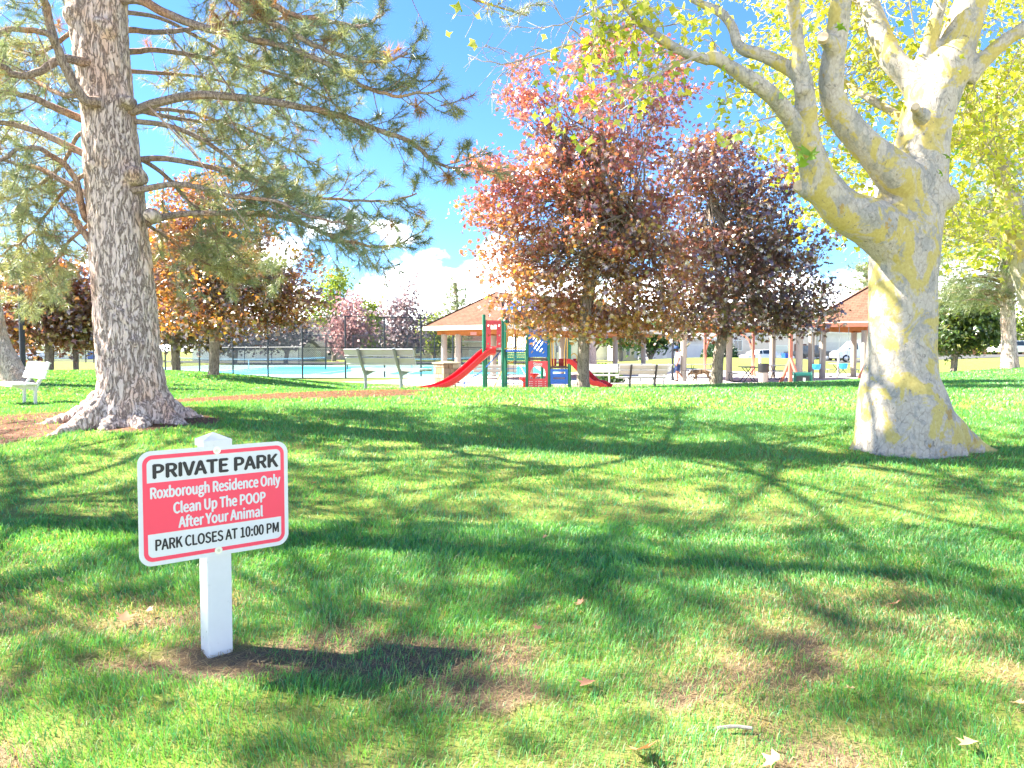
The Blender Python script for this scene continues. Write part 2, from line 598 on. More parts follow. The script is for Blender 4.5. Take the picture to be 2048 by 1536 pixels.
sheet('road', [(-120, 89), (0, 90), (26, 74), (60, 72), (130, 76), (130, 86), (60, 84), (30, 86), (6, 100), (-120, 99)], M_ASPH, .03, 4.0)

# ------------------------------------------------------------------ grass blades
rng = np.random.default_rng(11)


def blades(n, ya, yb, simple, hmin, hmax, wscale):
    u = rng.random(n)
    # density proportional to the width of the view at that distance
    y = np.sqrt(ya * ya + u * (yb * yb - ya * ya))
    x = (rng.random(n) * 2 - 1) * (y * .70 + 1.5)
    cl = fbm(x * 5.5, y * 5.5, 44, 2)
    dm = dirt_mask(x, y)
    keep = rng.random(n) < (1 - .93 * sstep(.25, .7, dm + (cl - .5) * .6)) * (1 - .62 * worn_mask(x, y)) * (.45 + .9 * cl)
    x, y, cl, dm = x[keep], y[keep], cl[keep], dm[keep]
    n = len(x)
    z = ground(x, y) - .004
    dry = dry_mask(x, y)
    h = (hmin + (hmax - hmin) * rng.random(n)) * (.55 + .85 * cl) * (1 - .35 * dry)
    w = np.maximum(.0013, y * wscale) * (.7 + .7 * rng.random(n))
    th = rng.random(n) * 2 * np.pi
    fl = (fbm(x * .8, y * .8, 60, 3) - .5) * 14
    lean = .25 + .75 * rng.random(n) ** 1.3
    la = np.where(rng.random(n) < .5, fl + rng.normal(0, .7, n), rng.random(n) * 2 * np.pi)
    # colour
    p = rng.random(n)[:, None]
    patch = fbm(x * .45, y * .45, 70, 3)[:, None]
    base = np.array([.080, .275, .055]) * (1 - p) + np.array([.185, .44, .095]) * p
    base = base * (.8 + .5 * patch) * np.array([1, 1, 1])
    bluish = np.array([.070, .295, .125])
    base = np.where(rng.random(n)[:, None] < .3, bluish * (.8 + .5 * p), base)
    base = np.where(rng.random(n)[:, None] < .12, np.array([.26, .38, .18]) * (.7 + .5 * p), base)
    isdry = rng.random(n) < (.03 + .6 * dry * dry)
    lean = np.where(isdry, np.clip(lean * 1.5, .6, 1.1), lean)
    straw = np.array([.42, .33, .17]) * (.6 + .6 * p)
    colr = np.where(isdry[:, None], straw, base)
    dx, dy = np.cos(la) * lean, np.sin(la) * lean
    sx, sy = np.cos(th) * w, np.sin(th) * w
    b0 = np.c_[x - sx, y - sy, z]; b1 = np.c_[x + sx, y + sy, z]
    tip = np.c_[x + dx * h, y + dy * h, z + h * np.sqrt(np.maximum(.12, 1 - lean ** 2 * .8))]
    if simple:
        Vv = np.stack([b0, b1, tip], 1).reshape(-1, 3)
        Ff = np.arange(3 * n).reshape(n, 3)
        Cc = np.repeat(colr, 3, 0)
    else:
        m = np.c_[x + dx * h * .38, y + dy * h * .38, z + h * .62]
        m0 = m - np.c_[sx, sy, 0 * sx] * .8; m1 = m + np.c_[sx, sy, 0 * sx] * .8
        Vv = np.stack([b0, b1, m0, m1, tip], 1).reshape(-1, 3)
        i = np.arange(n)[:, None] * 5
        Ff = np.concatenate([i + np.array([[0, 1, 3]]), i + np.array([[0, 3, 2]]), i + np.array([[2, 3, 4]])], 1).reshape(-1, 3)
        Cc = np.repeat(colr, 5, 0)
    return Vv, Ff, Cc


M_GRASS = leaf_mat('grass_blade', (1.2, 1.05, .45), .42, .035, .5, 1.2)
GV, GF, GC = [], [], []
off = 0
for args in ((270000, 1.9, 5.0, False, .028, .068, .00046), (250000, 5.0, 11.0, True, .026, .062, .00068), (210000, 11.0, 25.0, True, .03, .07, .00105), (90000, 25.0, 34.0, True, .04, .08, .0013)):
    a, b, c = blades(*args)
    GV.append(a); GF.append(b + off); GC.append(c); off += len(a)


def thatch(n, ya, yb, wscale, xr, weight, c0, c1, lo=.03, hi=.08):
    """Dead straw and fallen needles lying flat on the bare spots."""
    y = np.sqrt(ya * ya + rng.random(n) * (yb * yb - ya * ya))
    x = xr[0] + rng.random(n) * (xr[1] - xr[0]) if xr else (rng.random(n) * 2 - 1) * (y * .70 + 1.2)
    k_ = rng.random(n) < weight(x, y)
    x, y = x[k_], y[k_]; n = len(x)
    z = ground(x, y) + .002 + .012 * rng.random(n)
    a = rng.random(n) * 2 * np.pi; L = lo + (hi - lo) * rng.random(n)
    w = np.maximum(.0012, y * wscale) * (.7 + .6 * rng.random(n))
    d = np.c_[np.cos(a), np.sin(a)]; s_ = np.c_[-d[:, 1], d[:, 0]] * w[:, None]
    p0 = np.c_[x, y]; p1 = p0 + d * L[:, None]
    Vv = np.stack([np.c_[p0 - s_, z], np.c_[p0 + s_, z], np.c_[p1, z + .02 * rng.random(n)]], 1).reshape(-1, 3)
    cc = np.array(c0) + (np.array(c1) - np.array(c0)) * rng.random((n, 1))
    return Vv, np.arange(3 * n).reshape(n, 3), np.repeat(cc, 3, 0)


for args in ((90000, 1.9, 5.0, .0005, None, lambda x, y: .12 + .88 * np.clip(worn_mask(x, y) + dirt_mask(x, y), 0, 1), (.16, .11, .06), (.46, .36, .21)),
             (60000, 6.0, 17.0, .0007, (-11, 0), lambda x, y: dirt_mask(x, y), (.13, .06, .035), (.36, .20, .12), .05, .13)):
    a, b, c = thatch(*args)
    GV.append(a); GF.append(b + off); GC.append(c); off += len(a)
grass = mesh_obj('grass', np_mesh('grass', np.vstack(GV), np.vstack(GF), False, np.vstack(GC)), M_GRASS)
tag(grass, 'short green lawn grass with dry straw patches in front', 'grass', None, 'stuff')
# ================================================================== SIGN
M_VINYL = paint('white_vinyl', (.60, .61, .63), .35, 0, .05, 5, .03, .5, .25)
M_SIGNW = paint('sign_white', (.62, .63, .65), .4, 0, .04, 5, .01, .5, .12)
M_SIGNR = paint('sign_red', (.80, .045, .10), .4, 0, .03, 3, 0, .5)
M_SIGNK = paint('sign_black', (.015, .016, .02), .45, 0, .03, 3, 0, .4)
M_BOLT = paint('bolt_zinc', (.55, .53, .48), .35, .7, .1, 30, 0)

sg_d = Vector((.773, .634, 0)).normalized()
sg_n = Vector((.634, -.773, 0)).normalized()
sg_ang = math.atan2(sg_d.y, sg_d.x)
sp_ = P(434, 1315, 3.22)
sign_base = Vector((sp_.x, sp_.y, gz(sp_.x, sp_.y)))
park_sign = thing('park_sign', 'white park sign board with red panel on a white square post in the lawn', 'sign', sign_base, sg_ang)
# local frame: x along the board, -y out of the face, z up
z_of = lambda v_, Y: P(430, v_, Y).z - sign_base.z
ztop = z_of(890, 3.2)
SW, SH = .61, .457
zc_s = z_of(1003, 3.16)
mb = MB(); mb.box((0, 0, ztop / 2 - .1), (.102, .102, ztop + .2))
post = mb.build('post', M_VINYL, park_sign, bevel=.006)
mb = MB()
zt = ztop
mb.box((0, 0, zt + .011), (.116, .116, .026))
a = .058
mb.add([(-a, -a, zt + .024), (a, -a, zt + .024), (a, a, zt + .024), (-a, a, zt + .024), (0, 0, zt + .052)], [(0, 1, 4), (1, 2, 4), (2, 3, 4), (3, 0, 4), (3, 2, 1, 0)])
mb.build('cap', M_VINYL, post)


def rrect(w, h, r, n=8):
    p = []
    for (cx, cy, a0) in ((w / 2 - r, h / 2 - r, 0), (-w / 2 + r, h / 2 - r, 90), (-w / 2 + r, -h / 2 + r, 180), (w / 2 - r, -h / 2 + r, 270)):
        for i in range(n + 1):
            t = math.radians(a0 + 90 * i / n)
            p.append((cx + r * math.cos(t), cy + r * math.sin(t)))
    return p


yb = -.054
cxs = -.005
mb = MB(); mb.prism(rrect(SW, SH, .05), (0, -.003, 0), (cxs, yb, zc_s))
board = mb.build('board', M_SIGNW, park_sign)
yf = yb - .003


def ring(o_, i_, z=.0006):
    n = len(o_)
    vs = [(cxs + p[0], yf - z, zc_s + p[1]) for p in o_] + [(cxs + p[0], yf - z, zc_s + p[1]) for p in i_]
    return vs, [(i, (i + 1) % n, (i + 1) % n + n, i + n) for i in range(n)]


mb = MB(); mb.add(*ring(rrect(SW - .034, SH - .034, .036), rrect(SW - .066, SH - .066, .022)))
mb.build('border_stripe', M_SIGNR, board)
mb = MB(); mb.box((cxs, yf - .0005, zc_s + SH * .001), (SW - .06, .001, SH * .446))
mb.build('red_panel', M_SIGNR, board)


try:
    import os
    FONT = bpy.data.fonts.load(os.path.join(bpy.utils.system_resource('DATAFILES', path='fonts'), 'Noto Sans CJK Regular.woff2'))
except Exception:
    FONT = None


def text_mesh(txt, x0, x1, z0, z1, bold=.0, thick=.0004):
    cu = bpy.data.curves.new('lettering', 'FONT')
    cu.body = txt
    if FONT: cu.font = FONT
    cu.size = 1; cu.resolution_u = 4
    ob = bpy.data.objects.new('lettering', cu); COL.objects.link(ob)
    me = eval_mesh(ob)
    co = np.empty(len(me.vertices) * 3); me.vertices.foreach_get('co', co); co = co.reshape(-1, 3)
    return me, co


def text_cap(bold):
    """Cap height of the font at size 1, outline grown by bold on both ends."""
    _, c_ = text_mesh('H', 0, 1, 0, 1, bold)
    return float(c_[:, 1].max() - c_[:, 1].min())


def letters(txt, x0, x1, zbase, ztop_, y, mat, parent, bold=.02, capref=None):
    """Fit a line of text into x0..x1 with baseline and cap height."""
    me, co = text_mesh(txt, x0, x1, zbase, ztop_, bold)
    lo, hi = co[:, 0].min(), co[:, 0].max()
    cap = text_cap(bold)
    X = x0 + (co[:, 0] - lo) / (hi - lo) * (x1 - x0)
    Z = zbase + co[:, 1] / cap * (ztop_ - zbase)
    polys = [tuple(p.vertices) for p in me.polygons]
    bpy.data.meshes.remove(me)
    V_ = []; F_ = []; s_ = bold * (ztop_ - zbase) * 1.3
    for i, (dx, dz) in enumerate(((-s_, 0), (s_, 0), (0, s_ * .7), (0, -s_ * .7), (0, 0))):   # stroke weight: shifted prints of the same line
        b0 = len(V_)
        V_ += [(a + dx, y - i * .00012, c + dz) for a, c in zip(X, Z)]
        F_ += [tuple(q + b0 for q in p) for p in polys]
    m2 = bpy.data.meshes.new('lettering'); m2.from_pydata(V_, [], F_)
    return mesh_obj('lettering', m2, mat, parent)


def sline(txt, u0, u1, vt, vb, mat, y, bold):
    letters(txt, cxs + (u0 - .5) * SW, cxs + (u1 - .5) * SW, zc_s + (.5 - vb) * SH, zc_s + (.5 - vt) * SH, y, mat, board, bold)


sline('PRIVATE PARK', .095, .925, .120, .238, M_SIGNK, yf - .0012, .055)
sline('Roxborough Residence Only', .075, .94, .318, .412, M_SIGNW, yf - .0018, .040)
sline('Clean Up The POOP', .215, .83, .468, .562, M_SIGNW, yf - .0018, .040)
sline('After Your Animal', .245, .81, .600, .694, M_SIGNW, yf - .0018, .040)
sline('PARK CLOSES AT 10:00 PM', .10, .925, .775, .868, M_SIGNK, yf - .0012, .034)
for zz in (.462, -.452):
    mb = MB(); c0 = (cxs, yf, zc_s + zz * SH)
    mb.cyl(c0, (cxs, yf - .003, c0[2]), .0155, 24)
    b_ = mb.build('washer', paint('washer_zinc', (.74, .73, .66), .4, .3, .1, 40, 0), board, smooth=True)
    mb = MB(); mb.cyl((cxs, yf - .003, c0[2]), (cxs, yf - .008, c0[2]), .006, 10)
    mb.build('bolt_head', M_BOLT, board, smooth=True)
# ================================================================== TREES
TPL = {
    'maple': (np.array([(0, .36, .05), (0, 0, 0), (.44, .14, -.06), (.22, .32, .02), (.52, .60, -.1), (.17, .58, .0), (0, 1, -.12), (-.17, .58, .0), (-.52, .60, -.1), (-.22, .32, .02), (-.44, .14, -.06)]),
              np.array([(0, i, i + 1 if i < 10 else 1) for i in range(1, 11)])),
    'star': (np.array([(0, .35, .05), (0, 0, 0), (.5, .34, -.08), (.17, .52, .0), (0, 1, -.12), (-.17, .52, .0), (-.5, .34, -.08)]),
             np.array([(0, i, i + 1 if i < 6 else 1) for i in range(1, 7)])),
    'quad': (np.array([(0, 0, 0), (.36, .42, -.05), (0, 1, -.1), (-.36, .42, -.05)]), np.array([(0, 1, 2), (0, 2, 3)])),
}


def unit(a):
    return a / np.maximum(np.linalg.norm(a, axis=-1, keepdims=True), 1e-9)


def leaf_arrays(C, size, col, tpl, rg, up=.6, hang=.35):
    """Leaves at C: normals lean up, tips lean out and down."""
    n = len(C)
    T, Fq = TPL[tpl]
    N = unit(rg.normal(size=(n, 3)) + np.array([0, 0, up]))
    D = rg.normal(size=(n, 3)) + np.array([0, 0, -hang])
    D = unit(D - N * (D * N).sum(1, keepdims=True))
    S = np.cross(D, N)
    s = np.broadcast_to(np.asarray(size, float), (n,))[:, None, None]
    V = C[:, None, :] + s * (T[None, :, 0:1] * S[:, None, :] + (T[None, :, 1:2] - .4) * D[:, None, :] + T[None, :, 2:3] * N[:, None, :])
    k = len(T)
    Fx = (np.arange(n)[:, None, None] * k + Fq[None]).reshape(-1, 3)
    return V.reshape(-1, 3), Fx, np.repeat(col, k, 0)


def leaf_object(name, C, size, col, tpl, rg, mat, parent, off, **kw):
    V, Fx, Cc = leaf_arrays(np.asarray(C), size, col, tpl, rg, **kw)
    o = mesh_obj(name, np_mesh(name, V - np.array(off), Fx, False, Cc), mat, parent)
    o['kind'] = 'stuff'
    return o


def fuse(tubes, voxel, smooth=6):
    """Fuse overlapping limbs into one skin (voxel remesh)."""
    mb = MB()
    for (p, r, n) in tubes:
        q = spline(np.c_[np.asarray(p, float), np.asarray(r, float)], n)
        mb.tube(q[:, :3], np.maximum(q[:, 3], .004), 14)
    me = mb.mesh('tmp')
    ob = bpy.data.objects.new('tmp', me); COL.objects.link(ob)
    m = ob.modifiers.new('r', 'REMESH'); m.mode = 'VOXEL'; m.voxel_size = voxel; m.use_smooth_shade = True
    if smooth:
        s = ob.modifiers.new('s', 'SMOOTH'); s.iterations = smooth; s.factor = .5
    return eval_mesh(ob)


def displace(me, fn):
    n = len(me.vertices)
    co = np.empty(n * 3); me.vertices.foreach_get('co', co); co = co.reshape(-1, 3)
    no = np.empty(n * 3); me.vertices.foreach_get('normal', no); no = no.reshape(-1, 3)
    d = np.array([fn(c) for c in co])
    me.vertices.foreach_set('co', (co + no * d[:, None]).ravel().astype(np.float32)); me.update()


def offset_mesh(me, off):
    n = len(me.vertices)
    co = np.empty(n * 3, np.float32); me.vertices.foreach_get('co', co)
    co = co.reshape(-1, 3) - np.array(off, np.float32)
    me.vertices.foreach_set('co', co.ravel()); me.update()
    return me


def bark(name, dark, mid, light, accent=None, sx=9.0, sz=2.2, depth=.5, acc_lo=.55):
    k = NM(name)
    v = k.coord((sx, sx, sz))
    warp = k.n('ShaderNodeTexNoise', inp={'Scale': 1.4, 'Detail': 4.0}); k.l(v, warp.inputs['Vector'])
    vv = k.mix(.35, v, warp.outputs['Color'], 'ADD')
    vo = k.n('ShaderNodeTexVoronoi', feature='DISTANCE_TO_EDGE', inp={'Scale': 1.3}); k.l(vv, vo.inputs['Vector'])
    rn = k.noise(vv, 1.5, 7, .62, .5)
    rid = k.math('MULTIPLY', k.math('ABSOLUTE', k.math('SUBTRACT', rn, .5)), 3.2)
    rn2 = k.noise(vv, 3.6, 6, .6)
    rid2 = k.math('ADD', k.math('MULTIPLY', k.math('ABSOLUTE', k.math('SUBTRACT', rn2, .5)), 4.0), .12)
    crack = k.ramp(k.math('MINIMUM', k.math('MINIMUM', rid, rid2), k.math('ADD', vo.outputs['Distance'], k.math('MULTIPLY', rn2, .3))), [(.01, 0.0), (.15, 1.0)])
    n1 = k.noise(v, 3.5, 8, .7)
    n0 = k.noise(k.coord((1.6, 1.6, .8)), 1.6, 5, .6)
    col = k.ramp(n1, [(.3, mid), (.7, light)])
    if accent is not None:
        col = k.mix(k.ramp(n0, [(acc_lo, 0.0), (acc_lo + .13, .75)]), col, accent)
    col = k.mix(k.math('ADD', k.math('MULTIPLY', crack, .85), .15), dark, col)
    h = k.math('ADD', k.math('MULTIPLY', crack, .7), k.math('MULTIPLY', n1, .5))
    return k.pbr(col, .9, 0, k.bump(h, depth, .03), .15)


# ------------------------------------------------------------------ the big pine
M_PBARK = bark('pine_bark', (.26, .185, .16), (.58, .44, .39), (.78, .65, .60), (.76, .47, .34), 15, 3.4, .9, .52)
M_PLIMB = bark('pine_limb_bark', (.09, .06, .05), (.26, .19, .155), (.42, .34, .29), (.48, .25, .14), 18, 5, .5, .5)
M_NEEDLE = leaf_mat('pine_needle', (1.1, 1.0, .6), .42, .08, .4, 1.25)


def pine_trunk_path(Y):
    pts = []
    for (u0, u1, v_) in ((192, 340, 830), (199, 330, 780), (196, 318, 700), (190, 309, 600), (184, 297, 500), (178, 286, 400), (172, 274, 300), (165, 264, 200), (152, 256, 100), (138, 250, 0), (128, 236, -150), (122, 222, -400), (118, 205, -700), (116, 190, -1000), (118, 170, -1300)):
        c = P((u0 + u1) / 2, v_, Y)
        pts.append((c.x, c.y, c.z, (u1 - u0) / 2 / F * Y))
    return np.array(pts)


PY = 8.6
pt = pine_trunk_path(PY)
pbase = Vector((pt[0, 0], PY, gz(pt[0, 0], PY)))
pine = thing('pine_tree', 'tall pine with thick furrowed grey pink trunk left of the white sign', 'tree', pbase)
tubes = []
low = np.array([[pt[0, 0], PY, pbase.z - .25, .50]])
tubes.append((np.vstack([low, pt])[:, :3], np.r_[.50, pt[:, 3]], 90))
for (ang, L, r0, dz) in ((-20, .82, .15, .05), (-55, .66, .17, .0), (-95, .60, .17, 0), (-128, .95, .15, 0), (-150, .75, .15, 0), (166, 1.5, .10, .1), (140, .9, .17, 0), (60, .75, .17, 0), (20, .75, .17, 0)):
    a = math.radians(ang)
    d = np.array([math.cos(a), math.sin(a)])
    p = []
    for t, hgt, r in ((.10, .55, r0 * .8), (.34, .20, r0 * 1.0), (.55, .05, r0 * .85), (.78, -.01, r0 * .6), (1.0, -.07, r0 * .3)):
        q = np.array([pt[0, 0], PY]) + d * L * t
        p.append((q[0], q[1], gz(q[0], q[1]) + hgt, r))
    p = np.array(p)
    tubes.append((p[:, :3], p[:, 3], 14))
rg = np.random.default_rng(3)
for (u, v_, r) in ((180, 208, .12), (250, 200, .07), (185, 335, .09), (268, 350, .10), (200, 60, .16), (185, 440, .06), (300, 430, .08), (265, 690, .13), (150, 30, .13)):
    q = P(u, v_, PY - .22)
    tubes.append((np.array([(q.x, q.y + .15, q.z), (q.x, q.y, q.z), (q.x, q.y - .06, q.z - .02)]), (r, r, r * .6), 6))
me = fuse(tubes, .022, 5)


def pine_disp(c):
    a = math.atan2(c[1] - PY, c[0] - pt[0, 0])
    w = mnoise.noise((c[0] * 3, c[1] * 3, c[2] * 2)) * .35
    q = Vector((c[0] * 11 + w * 5, c[1] * 11 + w * 5, c[2] * 2.6 + w * 3))
    d, _ = mnoise.voronoi(q)
    e = min(1, (d[1] - d[0]) * 2.6)
    amp = .026 if c[2] < 2.2 else .018
    return amp * (e - .75) + .02 * mnoise.noise((c[0] * 1.6, c[1] * 1.6, c[2] * 1.3))


displace(me, pine_disp)
me.shade_smooth()
mesh_obj('trunk', offset_mesh(me, pbase), M_PBARK, pine)

NEED = []      # tuft records: (pos, dir, length, colour kind)
TW = MB()


def tuft(pos, d, L, n, kind=0):
    NEED.append((pos, d, L, n, kind))


def pine_twigs(q, rad, rg, start=.25, dens=7.0, tw=(.35, .85), face=None):
    """Side shoots with needle tufts along a limb path q (n,3)."""
    seg = np.linalg.norm(np.diff(q, axis=0), axis=1)
    s = np.r_[0, np.cumsum(seg)]; L = s[-1]
    n = int(L * (1 - start) * dens)
    for i in range(n):
        t = start + (1 - start) * (i + rg.random()) / n
        p = np.array([np.interp(t * L, s, q[:, a]) for a in range(3)])
        p2 = np.array([np.interp(min(1, t + .03) * L, s, q[:, a]) for a in range(3)])
        T = unit(p2 - p) if np.linalg.norm(p2 - p) > 1e-6 else unit(q[-1] - q[-2])
        side = unit(np.cross(T, rg.normal(size=3)))
        d = unit(T * (.55 + .5 * rg.random()) + side * 1.0 + np.array([0, 0, -.22]))
        l = (tw[0] + (tw[1] - tw[0]) * rg.random()) * (1.0 - .45 * t)
        e = p + d * l * .55
        f = e + unit(d + np.array([0, 0, .5]) + rg.normal(size=3) * .25) * l * .45
        path = spline([p, e, f], 5)
        TW.tube(path, np.linspace(.007, .003, 5), 3, False)
        k = 2 if rg.random() < .04 else (1 if rg.random() < .25 else 0)
        for tt in (1.0, .86, .70) if rg.random() < .75 else (1.0,):
            j = tt * 4
            a = path[min(4, int(j))]
            tuft(a + (path[4] - a) * (j - int(j)) * 0, unit(f - e), .10 + .06 * rg.random(), 30, k)
        for _ in range(rg.integers(1, 3)):
            b = path[2] + (path[3] - path[2]) * rg.random()
            g = b + unit(d + rg.normal(size=3) * .7 + np.array([0, 0, .25])) * l * (.3 + .25 * rg.random())
            TW.tube([b, (b + g) / 2 + np.array([0, 0, -.015]), g], [.004, .0035, .0028], 3, False)
            tuft(g, unit(g - b), .10 + .06 * rg.random(), 34, k)
            tuft(b + (g - b) * .72, unit(g - b), .10 + .05 * rg.random(), 22, k)


def pine_limb(px, y0, y1, r0, r1, start, dens, rg, tw=(.35, .85)):
    n = len(px)
    p = []
    for i, (u, v_) in enumerate(px):
        t = i / (n - 1)
        q = P(u, v_, y0 + (y1 - y0) * t)
        p.append((q.x, q.y, q.z, r0 + (r1 - r0) * t))
    s = spline(p, 8 + 4 * n)
    wob = np.cumsum(rg.normal(size=(len(s), 3)) * .012, 0)
    s[:, :3] += wob * np.linspace(0, 1, len(s))[:, None]
    mb = MB(); mb.tube(s[:, :3], s[:, 3], 8)
    mb.build('limb', M_PLIMB, pine, smooth=True, world=True)
    pine_twigs(s[:, :3], s[:, 3], rg, start, dens, tw)
    return s


rg = np.random.default_rng(17)
LIMBS = [
    ([(215, 5), (277, 0), (333, 27), (400, 50), (467, 67), (522, 79), (611, 111), (683, 154), (736, 183), (808, 204), (880, 200)], 8.6, 7.9, .055, .012, .30, 9),
    ([(230, 228), (270, 220), (317, 203), (400, 190), (512, 200), (593, 211), (683, 236), (754, 265), (826, 297), (872, 333), (916, 347), (951, 337)], 8.6, 8.0, .060, .010, .30, 9),
    ([(240, 325), (277, 320), (333, 317), (417, 333), (512, 363), (557, 390), (665, 394), (772, 397), (835, 385)], 8.7, 9.6, .040, .010, .25, 9),
    ([(245, 383), (285, 378), (340, 370), (400, 373), (470, 388), (560, 398), (640, 430), (730, 450)], 8.5, 8.2, .042, .010, .30, 10),
    ([(250, 450), (290, 447), (350, 432), (430, 430), (540, 440), (620, 468), (700, 500), (770, 510), (815, 495)], 8.6, 9.0, .045, .009, .28, 10),
    ([(220, 62), (260, 60), (330, 62), (400, 55), (500, 45), (620, 30), (720, 50)], 8.8, 10.2, .040, .010, .35, 8),
    ([(220, 105), (270, 103), (320, 100), (430, 120), (540, 150), (640, 200), (720, 260)], 8.8, 10.6, .040, .010, .3, 9),
    ([(235, 210), (300, 225), (380, 240), (470, 250), (560, 290), (640, 330)], 8.8, 11.0, .035, .009, .25, 10),
    ([(200, -120), (380, -60), (468, 0), (522, 32), (593, 64), (665, 97), (754, 125), (808, 118)], 8.5, 7.8, .055, .010, .35, 9),
    ([(200, -180), (420, -80), (532, 0), (593, 28), (665, 39), (736, 47), (790, 20)], 8.6, 8.4, .050, .010, .35, 9),
    ([(250, 300), (330, 350), (410, 440), (480, 520), (560, 560)], 8.7, 10.5, .030, .008, .2, 12),
    ([(250, 420), (330, 470), (400, 520), (470, 540)], 8.7, 10.0, .026, .008, .2, 13),
    ([(250, 240), (360, 260), (470, 330), (560, 420), (640, 470), (700, 480)], 8.6, 9.4, .032, .008, .25, 12),
    ([(200, 205), (167, 197), (133, 140), (110, 90), (87, 20), (73, 0), (40, -90)], 8.3, 7.7, .060, .03, .5, 6),
    ([(190, 128), (160, 122), (133, 117), (110, 124), (83, 140), (33, 160), (0, 160), (-60, 150)], 8.4, 7.8, .055, .025, .45, 7),
    ([(110, 88), (97, 67), (50, 55), (0, 67), (-60, 80)], 7.95, 7.6, .035, .018, .3, 7),
    ([(195, 245), (157, 237), (100, 210), (50, 193), (0, 180), (-60, 165)], 8.6, 8.2, .050, .02, .4, 8),
    ([(195, 312), (163, 307), (100, 277), (33, 253), (0, 245), (-60, 240)], 8.6, 8.4, .045, .02, .35, 8),
    ([(195, 440), (173, 437), (160, 393), (147, 350), (117, 313), (77, 293), (33, 297), (0, 313), (-60, 340)], 8.6, 8.0, .045, .016, .4, 9),
    ([(200, 392), (173, 387), (133, 367), (83, 340), (33, 333), (0, 320), (-60, 310)], 8.7, 8.9, .040, .015, .35, 9),
    ([(200, 495), (177, 480), (153, 447), (143, 420), (120, 400)], 8.5, 8.3, .045, .02, .8, 3),
    ([(190, 270), (160, 268), (117, 333), (67, 370), (0, 400), (-40, 410)], 8.8, 9.6, .028, .010, .2, 12),
    ([(200, 330), (140, 370), (80, 440), (20, 490), (-40, 520)], 8.8, 10.2, .028, .008, .2, 14),
    ([(200, 430), (140, 480), (90, 540), (40, 580)], 8.9, 10.8, .026, .008, .2, 14),
    ([(200, 170), (150, 190), (90, 170), (20, 120), (-40, 90)], 8.9, 10.4, .035, .010, .25, 11),
    ([(200, 40), (150, 60), (80, 110), (10, 110), (-40, 130)], 8.9, 10.6, .035, .010, .25, 11),
    ([(215, 240), (330, 215), (440, 240), (520, 300), (580, 370)], 8.9, 12.0, .03, .008, .2, 13),
    ([(220, 140), (330, 150), (440, 170), (560, 230)], 8.9, 12.2, .03, .008, .25, 12),
    ([(215, 20), (330, 40), (460, 110), (560, 150), (650, 150)], 8.9, 12.0, .03, .008, .25, 12),
]
for (px, a, b, r0, r1, st, dn) in LIMBS:
    pine_limb(px, a, b, r0, r1, st, dn * 1.75, rg)
# the crown above the frame, which shades the lawn
for i in range(46):
    vv = -120 - i * 25
    zc_ = P(180, vv, PY).z
    a = i * 2.4 + .4
    L = 4.6 * (1 - i / 58) * (.8 + .4 * rg.random())
    cx = np.interp(zc_, pt[:, 2], pt[:, 0])
    c0 = np.array([cx, PY, zc_])
    d = np.array([math.cos(a), math.sin(a), 0])
    q = spline([c0, c0 + d * L * .35 + [0, 0, .25], c0 + d * L * .7 + [0, 0, .2], c0 + d * L + [0, 0, .05]], 14)
    mb = MB(); mb.tube(q, np.linspace(.05, .01, 14), 6)
    mb.build('limb', M_PLIMB, pine, smooth=True, world=True)
    pine_twigs(q, None, rg, .2, 5.0, (.6, 1.2))
# bare hanging dead twigs
for (a, b) in (((300, 215), (500, 460)), ((330, 60), (480, 270)), ((350, 260), (430, 380)), ((70, 60), (120, 200)), ((420, 120), (540, 330))):
    p0 = P(a[0], a[1], 8.2); p1 = P(b[0], b[1], 7.9)
    m_ = (p0 + p1) / 2 + Vector((0, 0, .08))
    TW.tube(spline([p0, m_, p1], 8), np.linspace(.012, .004, 8), 4, False)
tw_o = TW.build('twigs', M_PLIMB, pine, world=True); tw_o['kind'] = 'stuff'


def needle_object(recs, parent, off, rg, mat, width, name='needles', cols=None, keep=1.0):
    cols = cols or [((.14, .20, .11), (.28, .34, .19)), ((.24, .27, .12), (.42, .42, .20)), ((.30, .14, .05), (.42, .22, .08))]
    Vs = []; Cs = []
    for (p, d, L, n, kd) in recs:
        n = max(6, int(n * keep))
        r = unit(rg.normal(size=(n, 3)))
        dr = unit(d * .75 + r)
        b = p - d * (rg.random((n, 1)) * .07)
        l = L * (.75 + .4 * rg.random((n, 1)))
        tip = b + dr * l + np.array([0, 0, -.012])
        s = unit(np.cross(dr, rg.normal(size=(n, 3)))) * width
        Vs.append(np.stack([b - s, b + s, tip], 1).reshape(-1, 3))
        c0, c1 = np.array(cols[kd][0]), np.array(cols[kd][1])
        c = c0 + (c1 - c0) * rg.random((n, 1))
        Cs.append(np.repeat(c, 3, 0))
    V = np.vstack(Vs) - np.array(off)
    o = mesh_obj(name, np_mesh(name, V, np.arange(len(V)).reshape(-1, 3), False, np.vstack(Cs)), mat, parent)
    o['kind'] = 'stuff'
    return o


needle_object(NEED, pine, pbase, np.random.default_rng(5), M_NEEDLE, .0026)
print('pine tufts', len(NEED))

